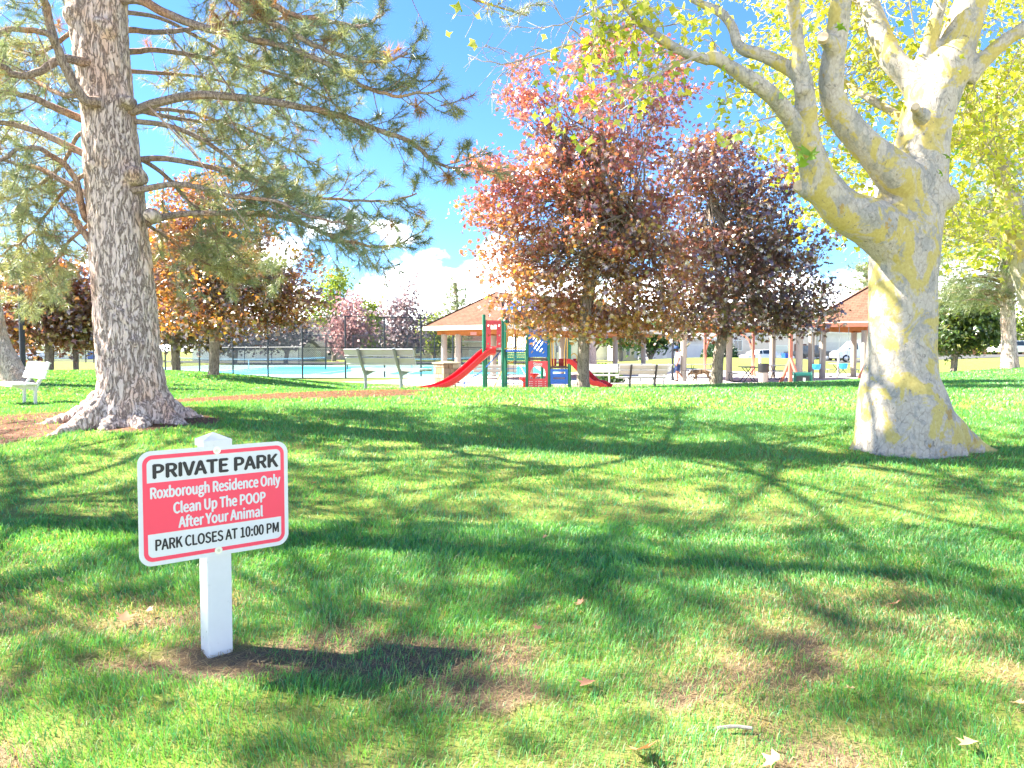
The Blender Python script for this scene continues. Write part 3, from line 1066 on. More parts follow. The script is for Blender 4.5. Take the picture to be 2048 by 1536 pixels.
# ------------------------------------------------------------------ the sycamore
k = NM('sycamore_bark')
v = k.coord((1, 1, .8))
n_big = k.noise(v, 3.4, 8, .66, .9)
n_mid = k.noise(k.coord((1, 1, .7), loc=(4, 2, 1)), 5.0, 7, .65, .4)
n_fine = k.noise(v, 42, 5, .6)
vo = k.n('ShaderNodeTexVoronoi', feature='DISTANCE_TO_EDGE', inp={'Scale': 16.0})
wv = k.n('ShaderNodeTexNoise', inp={'Scale': 9.0, 'Detail': 3.0}); cc = k.coord((1, 1, .45))
k.l(cc, wv.inputs['Vector']); k.l(k.mix(.14, cc, wv.outputs['Color'], 'ADD'), vo.inputs['Vector'])
crack = k.ramp(vo.outputs['Distance'], [(.0, 0.0), (.07, 1.0)])
sepz = k.n('ShaderNodeSeparateXYZ'); tcc = k.n('ShaderNodeTexCoord'); k.l(tcc.outputs['Object'], sepz.inputs[0])
lowm = k.n('ShaderNodeMapRange', inp={'From Min': 2.6, 'From Max': .2}); k.l(sepz.outputs['Z'], lowm.inputs['Value'])
cream = k.ramp(n_fine, [(.3, (.36, .315, .265)), (.7, (.48, .425, .36))])
grey = k.ramp(n_fine, [(.3, (.26, .24, .215)), (.7, (.36, .34, .31))])
yell = k.ramp(n_fine, [(.3, (.39, .31, .10)), (.7, (.50, .41, .15))])
och = k.ramp(n_fine, [(.3, (.32, .21, .07)), (.7, (.40, .28, .10))])
c = k.mix(k.ramp(n_mid, [(.50, 0.0), (.54, 1.0)]), cream, grey)
thr = k.math('ADD', n_big, .025)
c = k.mix(k.ramp(thr, [(.535, 0.0), (.575, 1.0)]), c, yell)
c = k.mix(k.ramp(k.math('ADD', n_mid, k.math('MULTIPLY', lowm.outputs[0], .06)), [(.66, 0.0), (.68, 1.0)]), c, och)
lowc = k.math('MULTIPLY', k.math('SUBTRACT', 1.0, crack), k.ramp(n_big, [(.38, 1.0), (.55, .15)]))
c = k.mix(k.math('MULTIPLY', lowc, .38), c, (.09, .07, .055))
spots = k.ramp(k.noise(v, 20, 3, .5), [(.66, 0.0), (.70, .7)])
c = k.mix(spots, c, (.15, .135, .115))
hh = k.math('ADD', k.math('MULTIPLY', k.math('SUBTRACT', 1.0, lowc), .6), k.math('ADD', k.math('MULTIPLY', n_mid, .6), k.math('MULTIPLY', n_fine, .15)))
M_SYC = k.pbr(c, .8, 0, k.bump(hh, .55, .02), .2)

SY = 7.7


def px_tube(lst, y0, y1, n, ext=None):
    """[(u, v, width px)] traced limb; depth runs y0 -> y1."""
    p = []
    for i, (u, v_, w_) in enumerate(lst):
        t = i / (len(lst) - 1)
        Y = y0 + (y1 - y0) * t
        q = P(u, v_, Y)
        p.append((q.x, q.y, q.z, w_ / 2 / F * Y))
    if ext is not None:
        last = np.array(p[-1]); prev = np.array(p[-2])
        d = unit((last - prev)[:3])
        for (L, rr, dev) in ext:
            d = unit(d + np.array(dev)); last = np.r_[last[:3] + d * L, rr]; p.append(tuple(last))
    p = np.array(p)
    return (p[:, :3], p[:, 3], n)


stp = px_tube([(1812, 930, 205), (1806, 860, 182), (1797, 800, 158), (1802, 740, 138), (1804, 680, 130), (1805, 600, 126), (1808, 520, 130), (1815, 440, 135), (1828, 370, 122), (1842, 310, 104), (1852, 237, 96), (1878, 170, 92), (1912, 95, 74), (1932, 32, 66), (1944, 0, 62)], SY, SY + .25, 70, [(1.0, .12, (0, .1, .1)), (1.5, .09, (-.2, .1, .1)), (1.8, .05, (.2, 0, 0))])
sbase = Vector((P(1812, 900, SY).x, SY, 0)); sbase.z = gz(sbase.x, SY)
syc = thing('sycamore_tree', 'big sycamore with pale mottled yellow bark forking into many limbs at right', 'tree', sbase)
S = [stp]
L1 = px_tube([(1800, 500, 95), (1748, 449, 98), (1685, 418, 84), (1640, 360, 66), (1620, 300, 54), (1612, 253, 46), (1610, 190, 41), (1602, 142, 34), (1596, 79, 27), (1590, 32, 27), (1587, 0, 27)], SY, SY - .7, 50, [(.8, .06, (0, -.1, .1)), (1.2, .03, (-.2, 0, .1))])
L1a = px_tube([(1616, 300, 44), (1602, 275, 40), (1590, 250, 37), (1565, 215, 36), (1527, 177, 34), (1463, 136, 30), (1428, 117, 28), (1400, 117, 22), (1337, 88, 20), (1275, 41, 17), (1243, 6, 14)], SY - .35, SY - 1.2, 46, [(.7, .02, (-.1, 0, .2))])
L1b = px_tube([(1610, 190, 34), (1596, 152, 30), (1577, 136, 28), (1527, 111, 26), (1479, 95, 24), (1463, 50, 20), (1432, 19, 19), (1400, 6, 17)], SY - .5, SY - .1, 36, [(.8, .02, (-.1, 0, .2))])
L2 = px_tube([(1830, 390, 80), (1790, 345, 80), (1732, 291, 60), (1685, 237, 54), (1663, 190, 49), (1666, 127, 46), (1675, 63, 45), (1682, 0, 42)], SY, SY - .45, 44, [(1.0, .09, (.05, 0, .1)), (1.4, .05, (-.15, 0, .1))])
L3 = px_tube([(1852, 230, 60), (1843, 190, 60), (1821, 158, 52), (1789, 127, 47), (1764, 79, 45), (1742, 25, 42), (1732, 0, 40)], SY + .1, SY + .6, 34, [(1.2, .07, (-.1, 0, .1)), (1.2, .03, (0, 0, .1))])
L3b = px_tube([(1838, 160, 34), (1852, 111, 31), (1865, 63, 28), (1881, 0, 27)], SY + .3, SY + .1, 22, [(1.2, .03, (0, 0, .1))])
L4 = px_tube([(1930, 160, 40), (1954, 133, 34), (1985, 104, 31), (2017, 76, 29), (2048, 57, 28), (2100, 20, 24)], SY + .15, SY - .1, 26, [(1.0, .03, (.1, 0, .2))])
L5 = px_tube([(1840, 250, 26), (1810, 240, 22), (1770, 215, 19), (1720, 185, 16), (1690, 165, 14), (1640, 140, 10)], SY + .25, SY + 1.2, 22)
S += [L1, L1a, L1b, L2, L3, L3b, L4, L5]
for (lst, a, b) in (([(1860, 400, 70), (1895, 392, 50), (1908, 386, 34)], SY, SY), ([(1650, 385, 60), (1618, 378, 44), (1600, 372, 30)], SY - .15, SY - .25),
                    ([(1670, 95, 40), (1655, 82, 26), (1647, 74, 24)], SY - .42, SY - .55), ([(1845, 235, 40), (1834, 222, 20), (1832, 214, 16)], SY - .1, SY - .38)):
    S.append(px_tube(lst, a, b, 8))
for (ang, L, r0) in ((-5, 1.15, .20), (-35, .55, .22), (-62, .4, .22), (-90, .38, .22), (-118, .4, .22), (-145, .5, .22), (175, .55, .20), (120, .5, .22), (60, .5, .22)):
    a = math.radians(ang); d = np.array([math.cos(a), math.sin(a)])
    p = []
    for t, hg, r in ((-.35, .95, r0 * .5), (-.12, .60, r0 * .8), (.1, .32, r0 * .95), (.35, .12, r0 * .9), (.7, -.02, r0 * .6), (1.0, -.07, r0 * .35)):
        q = np.array([sbase.x, SY]) + d * (.20 + L * .62 * t)
        p.append((q[0], q[1], gz(q[0], q[1]) + hg, r))
    p = np.array(p); S.append((p[:, :3], p[:, 3], 12))
me = fuse(S, .02, 12)
displace(me, lambda c: .012 * mnoise.noise((c[0] * 4, c[1] * 4, c[2] * 3)) + .006 * mnoise.noise((c[0] * 13, c[1] * 13, c[2] * 9)) + (.012 * mnoise.noise((c[0] * 9, c[1] * 9, c[2] * 3)) if c[2] < 1.1 else 0))
me.shade_smooth()
mesh_obj('trunk', offset_mesh(me, sbase), M_SYC, syc)
M_CUT = paint('cut_wood', (.46, .36, .25), .8, 0, .3, 40, .2)
for (u, v_, Y, r) in ((1646, 73, SY - .565, .05), (1831, 213, SY - .40, .038), (1598, 371, SY - .26, .055)):
    q = P(u, v_, Y); mb = MB()
    n_ = Vector((-.35, -.9, .2)).normalized()
    mb.tube([q - n_ * .05, q + n_ * .004], [r, r * .94], 18)
    mb.build('cut_stub', M_CUT, syc, smooth=True, world=True)

M_SLEAF = leaf_mat('sycamore_leaf', (1.25, 1.15, .35), .5, .06, .4, 1.25)
M_TWIG = paint('twig_bark', (.36, .31, .27), .85, 0, .25, 30, .2)


def leaf_cols(n, rg, stops, wts=None):
    i = rg.choice(len(stops), n, p=wts)
    c = np.array(stops)[i] * (.75 + .5 * rg.random((n, 1)))
    return c


rg = np.random.default_rng(23)
STW = MB(); SL = []


def syc_spray(base, target, rg, nl=16, rad=.22, twig_r=.008, bare=False):
    b = np.array(base); t = np.array(target)
    mid = (b + t) / 2 + rg.normal(size=3) * .1 * np.linalg.norm(t - b) + np.array([0, 0, .06])
    q = spline([b, mid, t], 8)
    STW.tube(q, np.linspace(twig_r, .003, 8), 4, False)
    for i in range(5):
        p = q[rg.integers(3, 8)]
        e = p + unit(rg.normal(size=3) + np.array([0, 0, -.15])) * (.12 + .2 * rg.random())
        STW.tube([p, (p + e) / 2 + rg.normal(size=3) * .012, e], [.003, .0025, .0018], 3, False)
        if not bare:
            for _ in range(max(1, nl // 3)):
                SL.append(e + rg.normal(size=3) * rad * .35 + np.array([0, 0, -.03]))
    if not bare:
        for _ in range(nl // 2):
            SL.append(q[rg.integers(4, 8)] + rg.normal(size=3) * rad * .4)


limb_pts = np.vstack([spline(l[0], 30) for l in (L1, L1a, L1b, L2, L3, L3b, L4, stp)])
# sprays seen in front of sky and maple: (u, v, depth, leaves)
SPR = [(1290, 20, 6.6, 26), (1265, 40, 6.6, 22), (1320, 35, 6.5, 22), (1380, 20, 6.8, 26), (1410, 30, 6.9, 22), (1215, 120, 6.6, 22), (1195, 150, 6.6, 22), (1230, 150, 6.5, 24), (1180, 178, 6.5, 20), (1250, 160, 6.6, 18), (1200, 215, 6.6, 16), (1290, 150, 6.7, 14),
       (1115, 265, 6.6, 16), (1140, 258, 6.6, 14), (1105, 288, 6.6, 12), (1125, 180, 6.7, 8), (1275, 95, 6.7, 14), (1310, 120, 6.7, 10), (965, 15, 6.4, 10), (950, 30, 6.4, 8), (1215, 20, 6.6, 12), (1205, 55, 6.6, 10), (1390, 60, 6.9, 10), (1400, 75, 6.9, 8),
       (1465, 170, 7.2, 18), (1455, 190, 7.2, 16), (1440, 268, 7.2, 12), (1420, 245, 7.2, 12), (1310, 180, 6.7, 12)]
for (u, v_, Y, nl) in SPR:
    t = P(u, v_, Y)
    d = np.linalg.norm(limb_pts - np.array(t), axis=1)
    b = limb_pts[rg.choice(np.argsort(d)[:12])]
    if np.linalg.norm(b - np.array(t)) > 1.3: b = np.array(t) + unit(b - np.array(t)) * 1.0
    syc_spray(b, t, rg, int(nl * .75))
# the leafy back of the crown
for i in range(330):
    u = rg.uniform(1490, 2120); v_ = rg.uniform(-60, 500)
    if u < 1600 and v_ > 330: continue
    if rg.random() < .3 and v_ < 120: v_ += 180
    Y = rg.uniform(8.2, 11.0)
    t = P(u, v_, Y)
    d = np.linalg.norm(limb_pts - np.array(t), axis=1)
    b = limb_pts[rg.choice(np.argsort(d)[:6])]
    if np.linalg.norm(b - np.array(t)) > 1.1: b = np.array(t) + unit(b - np.array(t) + rg.normal(size=3) * .4) * rg.uniform(.5, 1.0)
    syc_spray(b, t, rg, int(rg.integers(7, 18)), .25, .007)
# crown above the frame
for i in range(130):
    a = rg.uniform(0, 2 * math.pi); rr = 3.6 * math.sqrt(rg.random()); z = rg.uniform(5.4, 9.5)
    t = np.array([sbase.x - .2 + rr * math.cos(a), SY + .4 + rr * math.sin(a), z])
    if t[2] < CAMZ + .43 * t[1] + .2: continue
    b = t + unit(np.array([sbase.x, SY, 5.0]) - t) * 1.0
    syc_spray(b, t, rg, 22, .3)
# bare twigs reaching left across the sky
for (pl, r0) in (([(1275, 45), (1255, 54), (1173, 79), (1114, 102), (1020, 135), (985, 128), (945, 118)], .016), ([(1240, 8), (1190, 20), (1130, 48), (1080, 62), (1030, 60)], .010), ([(1114, 102), (1070, 96), (1030, 130), (1010, 160)], .007), ([(1020, 135), (990, 160), (985, 200)], .005),
                 ([(1400, 110), (1340, 140), (1290, 160), (1245, 180), (1180, 215), (1130, 240)], .013), ([(1173, 79), (1150, 60), (1120, 30), (1090, 0)], .006), ([(1030, 60), (1040, 30), (1060, 0)], .005), ([(1040, 130), (1020, 110), (980, 100), (975, 92)], .004)):
    p = [tuple(P(u, v_, 6.55 + .05 * math.sin(i * 2.1))) for i, (u, v_) in enumerate(pl)]
    q = spline(p, 6 * len(p))
    q = q + np.cumsum(rg.normal(size=q.shape) * .004, 0)
    STW.tube(q, np.linspace(r0, .0028, len(q)), 5, False)
    for i in range(5, len(q), 2):
        e = q[i] + unit(rg.normal(size=3) + unit(q[i] - q[i - 2]) * 1.0) * rg.uniform(.08, .28)
        STW.tube([q[i], (q[i] + e) / 2 + rg.normal(size=3) * .012, e], [.0035, .0028, .0018], 3, False)
o = STW.build('twigs', M_TWIG, syc, world=True); o['kind'] = 'stuff'
SL = np.array(SL); n = len(SL)
cols = leaf_cols(n, rg, [(.38, .42, .05), (.47, .48, .08), (.26, .37, .05), (.52, .50, .15)], [.35, .35, .18, .12])
leaf_object('leaves', SL, .055 + .055 * rg.random(n), cols, 'star', rg, M_SLEAF, syc, sbase, up=.5, hang=.5)
print('sycamore leaves', n)
# single leaves on the bare limbs that can be picked out one by one
tpl_me = np_mesh('leaf', np.c_[TPL['maple'][0][:, 0], TPL['maple'][0][:, 1] - .1, TPL['maple'][0][:, 2]], TPL['maple'][1], False, np.tile(np.array([[.17, .30, .03]]), (11, 1)))
for (u, v_, Y, s, a) in ((1612, 308, 7.0, .17, .3), (1604, 322, 7.0, .13, 1.8), (1622, 318, 7.0, .14, -1.2), (1608, 332, 7.0, .12, 2.6), (1910, 308, 7.3, .20, -1.9), (1902, 318, 7.3, .12, 1.0), (1690, 60, 7.0, .10, .5), (1683, 58, 7.0, .09, 2.2), (1885, 350, 7.3, .09, 1.2)):
    o = mesh_obj('leaf', tpl_me, None, syc)
    q = P(u, v_, Y) - sbase
    o.location = q; o.scale = (s, s, s); o.rotation_euler = (1.1 + .3 * math.sin(u), .2, a)
tpl_me.materials.append(M_SLEAF)

# ------------------------------------------------------------------ broadleaf trees
M_MBARK = bark('maple_bark', (.075, .06, .05), (.22, .175, .145), (.36, .30, .255), None, 14, 3.0, .5)
M_MLEAF = leaf_mat('maple_leaf', (1.4, .86, .46), .46, .20, .36, 1.45)
M_GLEAF = leaf_mat('green_leaf', (1.2, 1.1, .4), .42, .06, .4, 1.2)
BRONZE = ([(.17, .085, .06), (.25, .12, .06), (.33, .17, .055), (.40, .25, .06), (.26, .21, .06)], [.25, .25, .22, .15, .13])
DARKB = ([(.10, .055, .06), (.15, .075, .06), (.20, .11, .05), (.19, .17, .05)], [.35, .3, .2, .15])
PURPLE = ([(.19, .08, .105), (.27, .095, .11), (.34, .11, .10), (.40, .16, .08), (.24, .15, .07)], [.28, .28, .20, .15, .09])
ORANGE = ([(.15, .075, .035), (.24, .11, .035), (.32, .16, .035), (.38, .27, .04), (.16, .14, .04)], [.25, .27, .22, .14, .12])
PINK = ([(.34, .19, .20), (.42, .25, .25), (.50, .34, .33), (.22, .13, .15)], [.3, .3, .2, .2])
M_FLEAF = leaf_mat('far_blossom_leaf', (1.1, .95, .9), .4, .05, .5, 1.1)
GREEN = ([(.05, .11, .03), (.08, .16, .035), (.12, .2, .04), (.035, .07, .025)], [.3, .3, .2, .2])
YGREEN = ([(.20, .27, .05), (.27, .33, .06), (.14, .22, .04)], [.4, .35, .25])


def broadleaf(name, label, u, Y, trunk, ells, nclu, nper, size, pal, tpl, mat, seed, crad=.32, group=None, limbs=None, bark_m=None, dark=0.0, flat=.6, voxel=None, low_pal=None):
    """trunk: [(u, v, width px)] upward from the base; ells: [(u, v, ru, rv, dY, rY m, weight)] crown lobes."""
    rg = np.random.default_rng(seed)
    b = GP(u, Y)
    t = thing(name, label, 'tree', b, 0, group)
    tr = [(b.x, b.y, b.z - .15, trunk[0][2] * .62 / F * Y), (b.x, b.y, b.z + .05, trunk[0][2] * .55 / F * Y)]
    for (uu, vv, w) in trunk:
        q = P(uu, vv, Y)
        if q.z > b.z + .15: tr.append((q.x, q.y, q.z, w / 2 / F * Y))
    tr = np.array(tr)
    # cluster centres
    E = []
    wt = np.array([e[6] * e[2] * e[3] for e in ells], float); wt /= wt.sum()
    for (eu, ev, ru, rv, dY, rY, _), k_ in zip(ells, np.round(wt * nclu).astype(int)):
        c = P(eu, ev, Y + dY)
        d = unit(rg.normal(size=(k_, 3))) * (rg.random((k_, 1)) ** .36)
        E.append(np.array(c) + d * np.array([ru / F * Y, rY * .75, rv / F * Y]))
    E = np.vstack(E)
    # limbs from the trunk up into the clusters
    tubes = [(tr[:, :3], tr[:, 3], 24)]
    top = tr[-1]
    small = MB()
    order = rg.permutation(len(E))
    for i, j in enumerate(order):
        c = E[j]
        if i < 12:
            s = tr[rg.integers(max(2, len(tr) - 3), len(tr))]
            m = s[:3] * .45 + c * .55; m[2] = s[2] * .40 + c[2] * .60
            tubes.append((np.array([s[:3] - [0, 0, .1], s[:3] * .8 + m * .2, m, c]), np.array([s[3] * .55, s[3] * .5, s[3] * .3, .012]), 14))
        elif i < len(E) * .55:
            s = E[order[rg.integers(0, 12)]] * .5 + top[:3] * .5
            m = (s + c) / 2 + rg.normal(size=3) * .12
            small.tube(spline([s, m, c], 6), np.linspace(.022, .006, 6), 4, False)
    if voxel:
        me = fuse(tubes, voxel, 4); me.shade_smooth()
        mesh_obj('trunk', offset_mesh(me, b), bark_m or M_MBARK, t)
    else:
        mb = MB()
        for (p, r, n_) in tubes:
            q = spline(np.c_[p, r], n_); mb.tube(q[:, :3], np.maximum(q[:, 3], .006), 7)
        mb.build('trunk', bark_m or M_MBARK, t, smooth=True, world=True)
    if small.v:
        o = small.build('branches', bark_m or M_MBARK, t, world=True); o['kind'] = 'stuff'
    L = []; cl = []; zlo, zhi = E[:, 2].min(), E[:, 2].max()
    for c in E:
        n_ = int(nper * (.5 + rg.random()))
        p = rg.normal(size=(n_, 3)) * np.array([crad, crad, crad * flat])
        L.append(c + p)
        hh_ = (c[2] - zlo) / max(.1, zhi - zlo)      # bronze older leaves below, new crimson ones above
        pp = low_pal if (low_pal is not None and rg.random() < 1.15 - 1.5 * hh_) else pal
        cl.append(leaf_cols(n_, rg, pp[0], pp[1]) * (1 - dark * rg.random()) * (.65 + .75 * rg.random()))
    L = np.vstack(L); cl = np.vstack(cl)
    leaf_object('crown', L, size * (.5 + .85 * rg.random(len(L))), cl, tpl, rg, mat, t, b, up=.8, hang=.6)
    return t


broadleaf('maple_tree', 'tall purple and orange maple behind the red playground slide', 1168, 19.0,
          [(1166, 760, 26), (1167, 700, 24), (1170, 650, 24), (1175, 600, 26), (1185, 540, 22), (1200, 470, 16), (1205, 400, 12)],
          [(1195, 105, 80, 60, 0, .9, .5), (1250, 150, 130, 75, 0, 1.4, .55), (1085, 180, 85, 60, -.2, 1.1, .55), (1330, 190, 75, 75, .2, 1.2, .45), (1170, 250, 180, 80, 0, 1.8, .65), (1030, 330, 125, 75, -.2, 1.6, .7), (1200, 360, 200, 90, 0, 2.1, 1.0),
           (1000, 420, 100, 65, -.2, 1.4, .7), (1130, 470, 190, 90, 0, 2.2, 1.1), (1290, 500, 110, 110, .1, 2.0, 1.1), (1090, 570, 120, 70, -.3, 1.8, 1.2), (1240, 600, 150, 60, 0, 2.0, 1.2), (1120, 645, 110, 30, -.3, 1.5, 1.3), (1300, 635, 85, 40, 0, 1.6, 1.2), (1230, 660, 100, 20, -.2, 1.5, 1.2)],
          590, 48, .115, PURPLE, 'maple', M_MLEAF, 101, .20, 'purple leaved park trees', voxel=.03, low_pal=BRONZE)
broadleaf('maple_tree', 'darker purple maple with leaning trunk left of the sycamore', 1433, 21.0,
          [(1434, 755, 24), (1437, 710, 22), (1446, 670, 20), (1450, 630, 18), (1440, 570, 16), (1425, 500, 12)],
          [(1450, 290, 75, 45, 0, 1.0, .9), (1410, 350, 90, 60, 0, 1.5, 1.0), (1500, 370, 95, 70, 0, 1.6, 1.0), (1440, 440, 130, 70, 0, 2.0, 1.0), (1570, 480, 95, 60, .2, 1.7, 1.0), (1420, 540, 130, 70, 0, 2.2, 1.1), (1560, 570, 110, 60, .1, 2.0, 1.2),
           (1440, 620, 130, 45, -.2, 2.0, 1.2), (1600, 630, 80, 42, .1, 1.5, 1.3), (1390, 650, 70, 30, -.2, 1.5, 1.1), (1530, 650, 70, 24, -.2, 1.5, 1.0)],
          430, 44, .125, ([(.095, .050, .064), (.14, .064, .070), (.19, .08, .07), (.25, .12, .045), (.17, .14, .045)], [.36, .3, .16, .07, .11]), 'maple', M_MLEAF, 102, .21, 'purple leaved park trees', dark=.15, voxel=.03, low_pal=DARKB)
broadleaf('maple_tree', 'orange brown maple with forked trunk right of the big pine', 427, 25.0,
          [(428, 735, 21), (429, 690, 20), (430, 650, 21), (436, 620, 22), (455, 590, 16), (470, 550, 12)],
          [(370, 430, 80, 60, 0, 1.8, 1.0), (470, 470, 90, 60, 0, 2.0, .9), (340, 520, 80, 60, 0, 2, 1.0), (450, 570, 140, 55, 0, 2.6, 1.2), (560, 600, 80, 45, 0, 2.0, 1.0), (360, 620, 90, 40, 0, 2.2, 1.1), (480, 640, 110, 30, -.2, 2.2, 1.1), (610, 560, 50, 60, .1, 1.2, .45), (520, 520, 60, 40, 0, 1.5, .6), (420, 370, 60, 40, 0, 1.4, .8)],
          470, 36, .16, ORANGE, 'star', M_MLEAF, 103, .28, 'purple leaved park trees', voxel=.04)
broadleaf('maple_tree', 'dark maple close behind the right edge of the big pine trunk', 352, 30.0,
          [(352, 735, 18), (350, 690, 18), (348, 660, 18), (345, 620, 16), (340, 560, 12)],
          [(345, 520, 80, 60, 0, 2.2, 1.0), (330, 600, 70, 50, 0, 2.2, 1.2), (400, 620, 80, 50, 0, 2.2, 1.2), (370, 660, 90, 30, 0, 2.4, 1.2)],
          190, 44, .21, ([(.045, .035, .016), (.07, .05, .02), (.13, .09, .02), (.2, .13, .025)], [.35, .3, .2, .15]), 'star', M_MLEAF, 104, .42, 'purple leaved park trees')
broadleaf('maple_tree', 'pinkish maple with twin trunks behind the white bench', 98, 33.0,
          [(98, 735, 18), (99, 700, 17), (98, 670, 16), (95, 640, 14), (90, 600, 10)],
          [(60, 600, 80, 60, 0, 2.4, 1.0), (130, 590, 80, 60, 0, 2.4, 1.0), (100, 660, 90, 36, 0, 2.6, 1.1), (30, 660, 60, 40, 0, 2.2, 1.0), (90, 540, 70, 40, 0, 2.2, .8)],
          230, 44, .22, ([(.19, .09, .085), (.28, .14, .12), (.22, .12, .03), (.12, .07, .04), (.3, .2, .06)], [.25, .2, .25, .2, .1]), 'star', M_MLEAF, 105, .45, 'purple leaved park trees')
broadleaf('maple_tree', 'small yellow brown maple left of the big pine trunk', 152, 34.0,
          [(152, 735, 11), (151, 705, 11), (150, 670, 10), (150, 640, 8)],
          [(160, 640, 60, 40, 0, 2.0, 1.0), (150, 670, 60, 28, 0, 2.0, 1.2), (190, 620, 40, 50, 0, 1.6, 1.0)],
          130, 40, .22, ([(.20, .13, .03), (.28, .2, .035), (.1, .07, .025), (.14, .12, .03)], [.3, .2, .25, .25]), 'star', M_MLEAF, 106, .42, 'purple leaved park trees')
broadleaf('maple_tree', 'young green maple beside the round grey pavilion column at right', 1905, 33.0,
          [(1908, 735, 13), (1910, 705, 13), (1913, 670, 12), (1915, 640, 10), (1917, 600, 8)],
          [(1930, 610, 60, 36, 0, 1.8, 1.0), (1900, 650, 50, 36, 0, 1.6, 1.1), (1950, 650, 55, 36, 0, 1.8, 1.1), (1900, 682, 60, 22, 0, 1.8, 1.1), (1960, 680, 30, 14, 0, 1.2, 1.0)],
          190, 46, .20, ([(.035, .07, .022), (.055, .10, .028), (.09, .13, .03), (.15, .15, .04)], [.35, .35, .2, .1]), 'star', M_GLEAF, 107, .36)
# distant trees behind the courts and houses
FAR = [
    ('yellow green tree rising behind the court fence', 668, 105, [(664, 580, 30, 36, 0, 2, 1), (655, 620, 42, 30, 0, 3, 1), (672, 556, 18, 20, 0, 1.5, 1)], YGREEN, M_GLEAF),
    ('pink flowering tree behind the court fence', 700, 92, [(700, 610, 26, 24, 0, 2, 1), (700, 650, 40, 34, 0, 3, 1.1), (690, 685, 36, 22, 0, 3, 1)], PINK, M_FLEAF),
    ('dusky purple tree behind the court fence near the bench', 806, 90, [(812, 590, 22, 30, 0, 2, 1), (800, 630, 46, 30, 0, 3, 1), (805, 675, 56, 34, 0, 3.4, 1)], ([(.20, .145, .16), (.28, .205, .22), (.38, .29, .30), (.14, .10, .115)], [.3, .3, .2, .2]), M_FLEAF),
    ('purple tree standing across the tennis court', 572, 88, [(560, 650, 60, 36, 0, 4, 1), (590, 670, 50, 26, 0, 4, 1), (540, 680, 50, 20, 0, 3, 1)], ([(.10, .08, .10), (.16, .13, .15), (.24, .20, .21)], [.4, .35, .25]), M_FLEAF),
    ('dark bluish purple tree across the court beside the orange maple', 470, 88, [(460, 660, 50, 32, 0, 4, 1), (500, 680, 40, 22, 0, 4, 1), (440, 690, 40, 18, 0, 3, 1)], ([(.07, .065, .09), (.12, .11, .14), (.2, .17, .18)], [.4, .35, .25]), M_FLEAF),
    ('small green tree between the pink and purple trees', 742, 108, [(742, 630, 22, 30, 0, 2.4, 1), (748, 680, 24, 30, 0, 2.4, 1)], YGREEN, M_GLEAF),
    ('low yellow green tree left of the pavilion roof', 868, 112, [(862, 645, 34, 18, 0, 3, 1), (880, 680, 36, 24, 0, 3, 1)], YGREEN, M_GLEAF),
    ('green tree in front of the yellow house', 1300, 84, [(1300, 680, 30, 22, 0, 3, 1), (1275, 672, 22, 16, 0, 2.5, 1), (1330, 660, 30, 30, 0, 3, 1)], GREEN, M_GLEAF),
    ('tree with pale grey trunk right of the yellow house', 1240, 80, [(1235, 668, 34, 18, 0, 3, 1), (1215, 655, 30, 22, 0, 3, 1)], GREEN, M_GLEAF),
    ('light green tree above the red picket fence', 2010, 95, [(1995, 650, 40, 40, 0, 4, 1), (2040, 660, 40, 40, 0, 4, 1), (1975, 690, 30, 12, 0, 3, .6)], YGREEN, M_GLEAF),
    ('green tree left of the parked white truck', 30, 100, [(20, 660, 60, 40, 0, 5, 1), (-20, 680, 50, 30, 0, 5, 1), (70, 640, 50, 40, 0, 5, 1)], GREEN, M_GLEAF),
    ('green tree behind the pavilion gap', 1180, 96, [(1180, 640, 60, 40, 0, 5, 1)], GREEN, M_GLEAF),
    ('tall green tree far behind the second maple', 1560, 120, [(1560, 640, 70, 30, 0, 6, 1)], GREEN, M_GLEAF),
]
for i, (lab, u, Y, el, pal, mt) in enumerate(FAR):
    vb = 700 + 1.45 / Y * F
    broadleaf('far_tree', lab, u, Y, [(u, vb - 6, 9), (u + 2, vb - 20, 8), (u, vb - 45, 6)], el, 95, 30, .42, pal, 'quad', mt, 300 + i, .75, 'trees beyond the park')

# ------------------------------------------------------------------ other pines


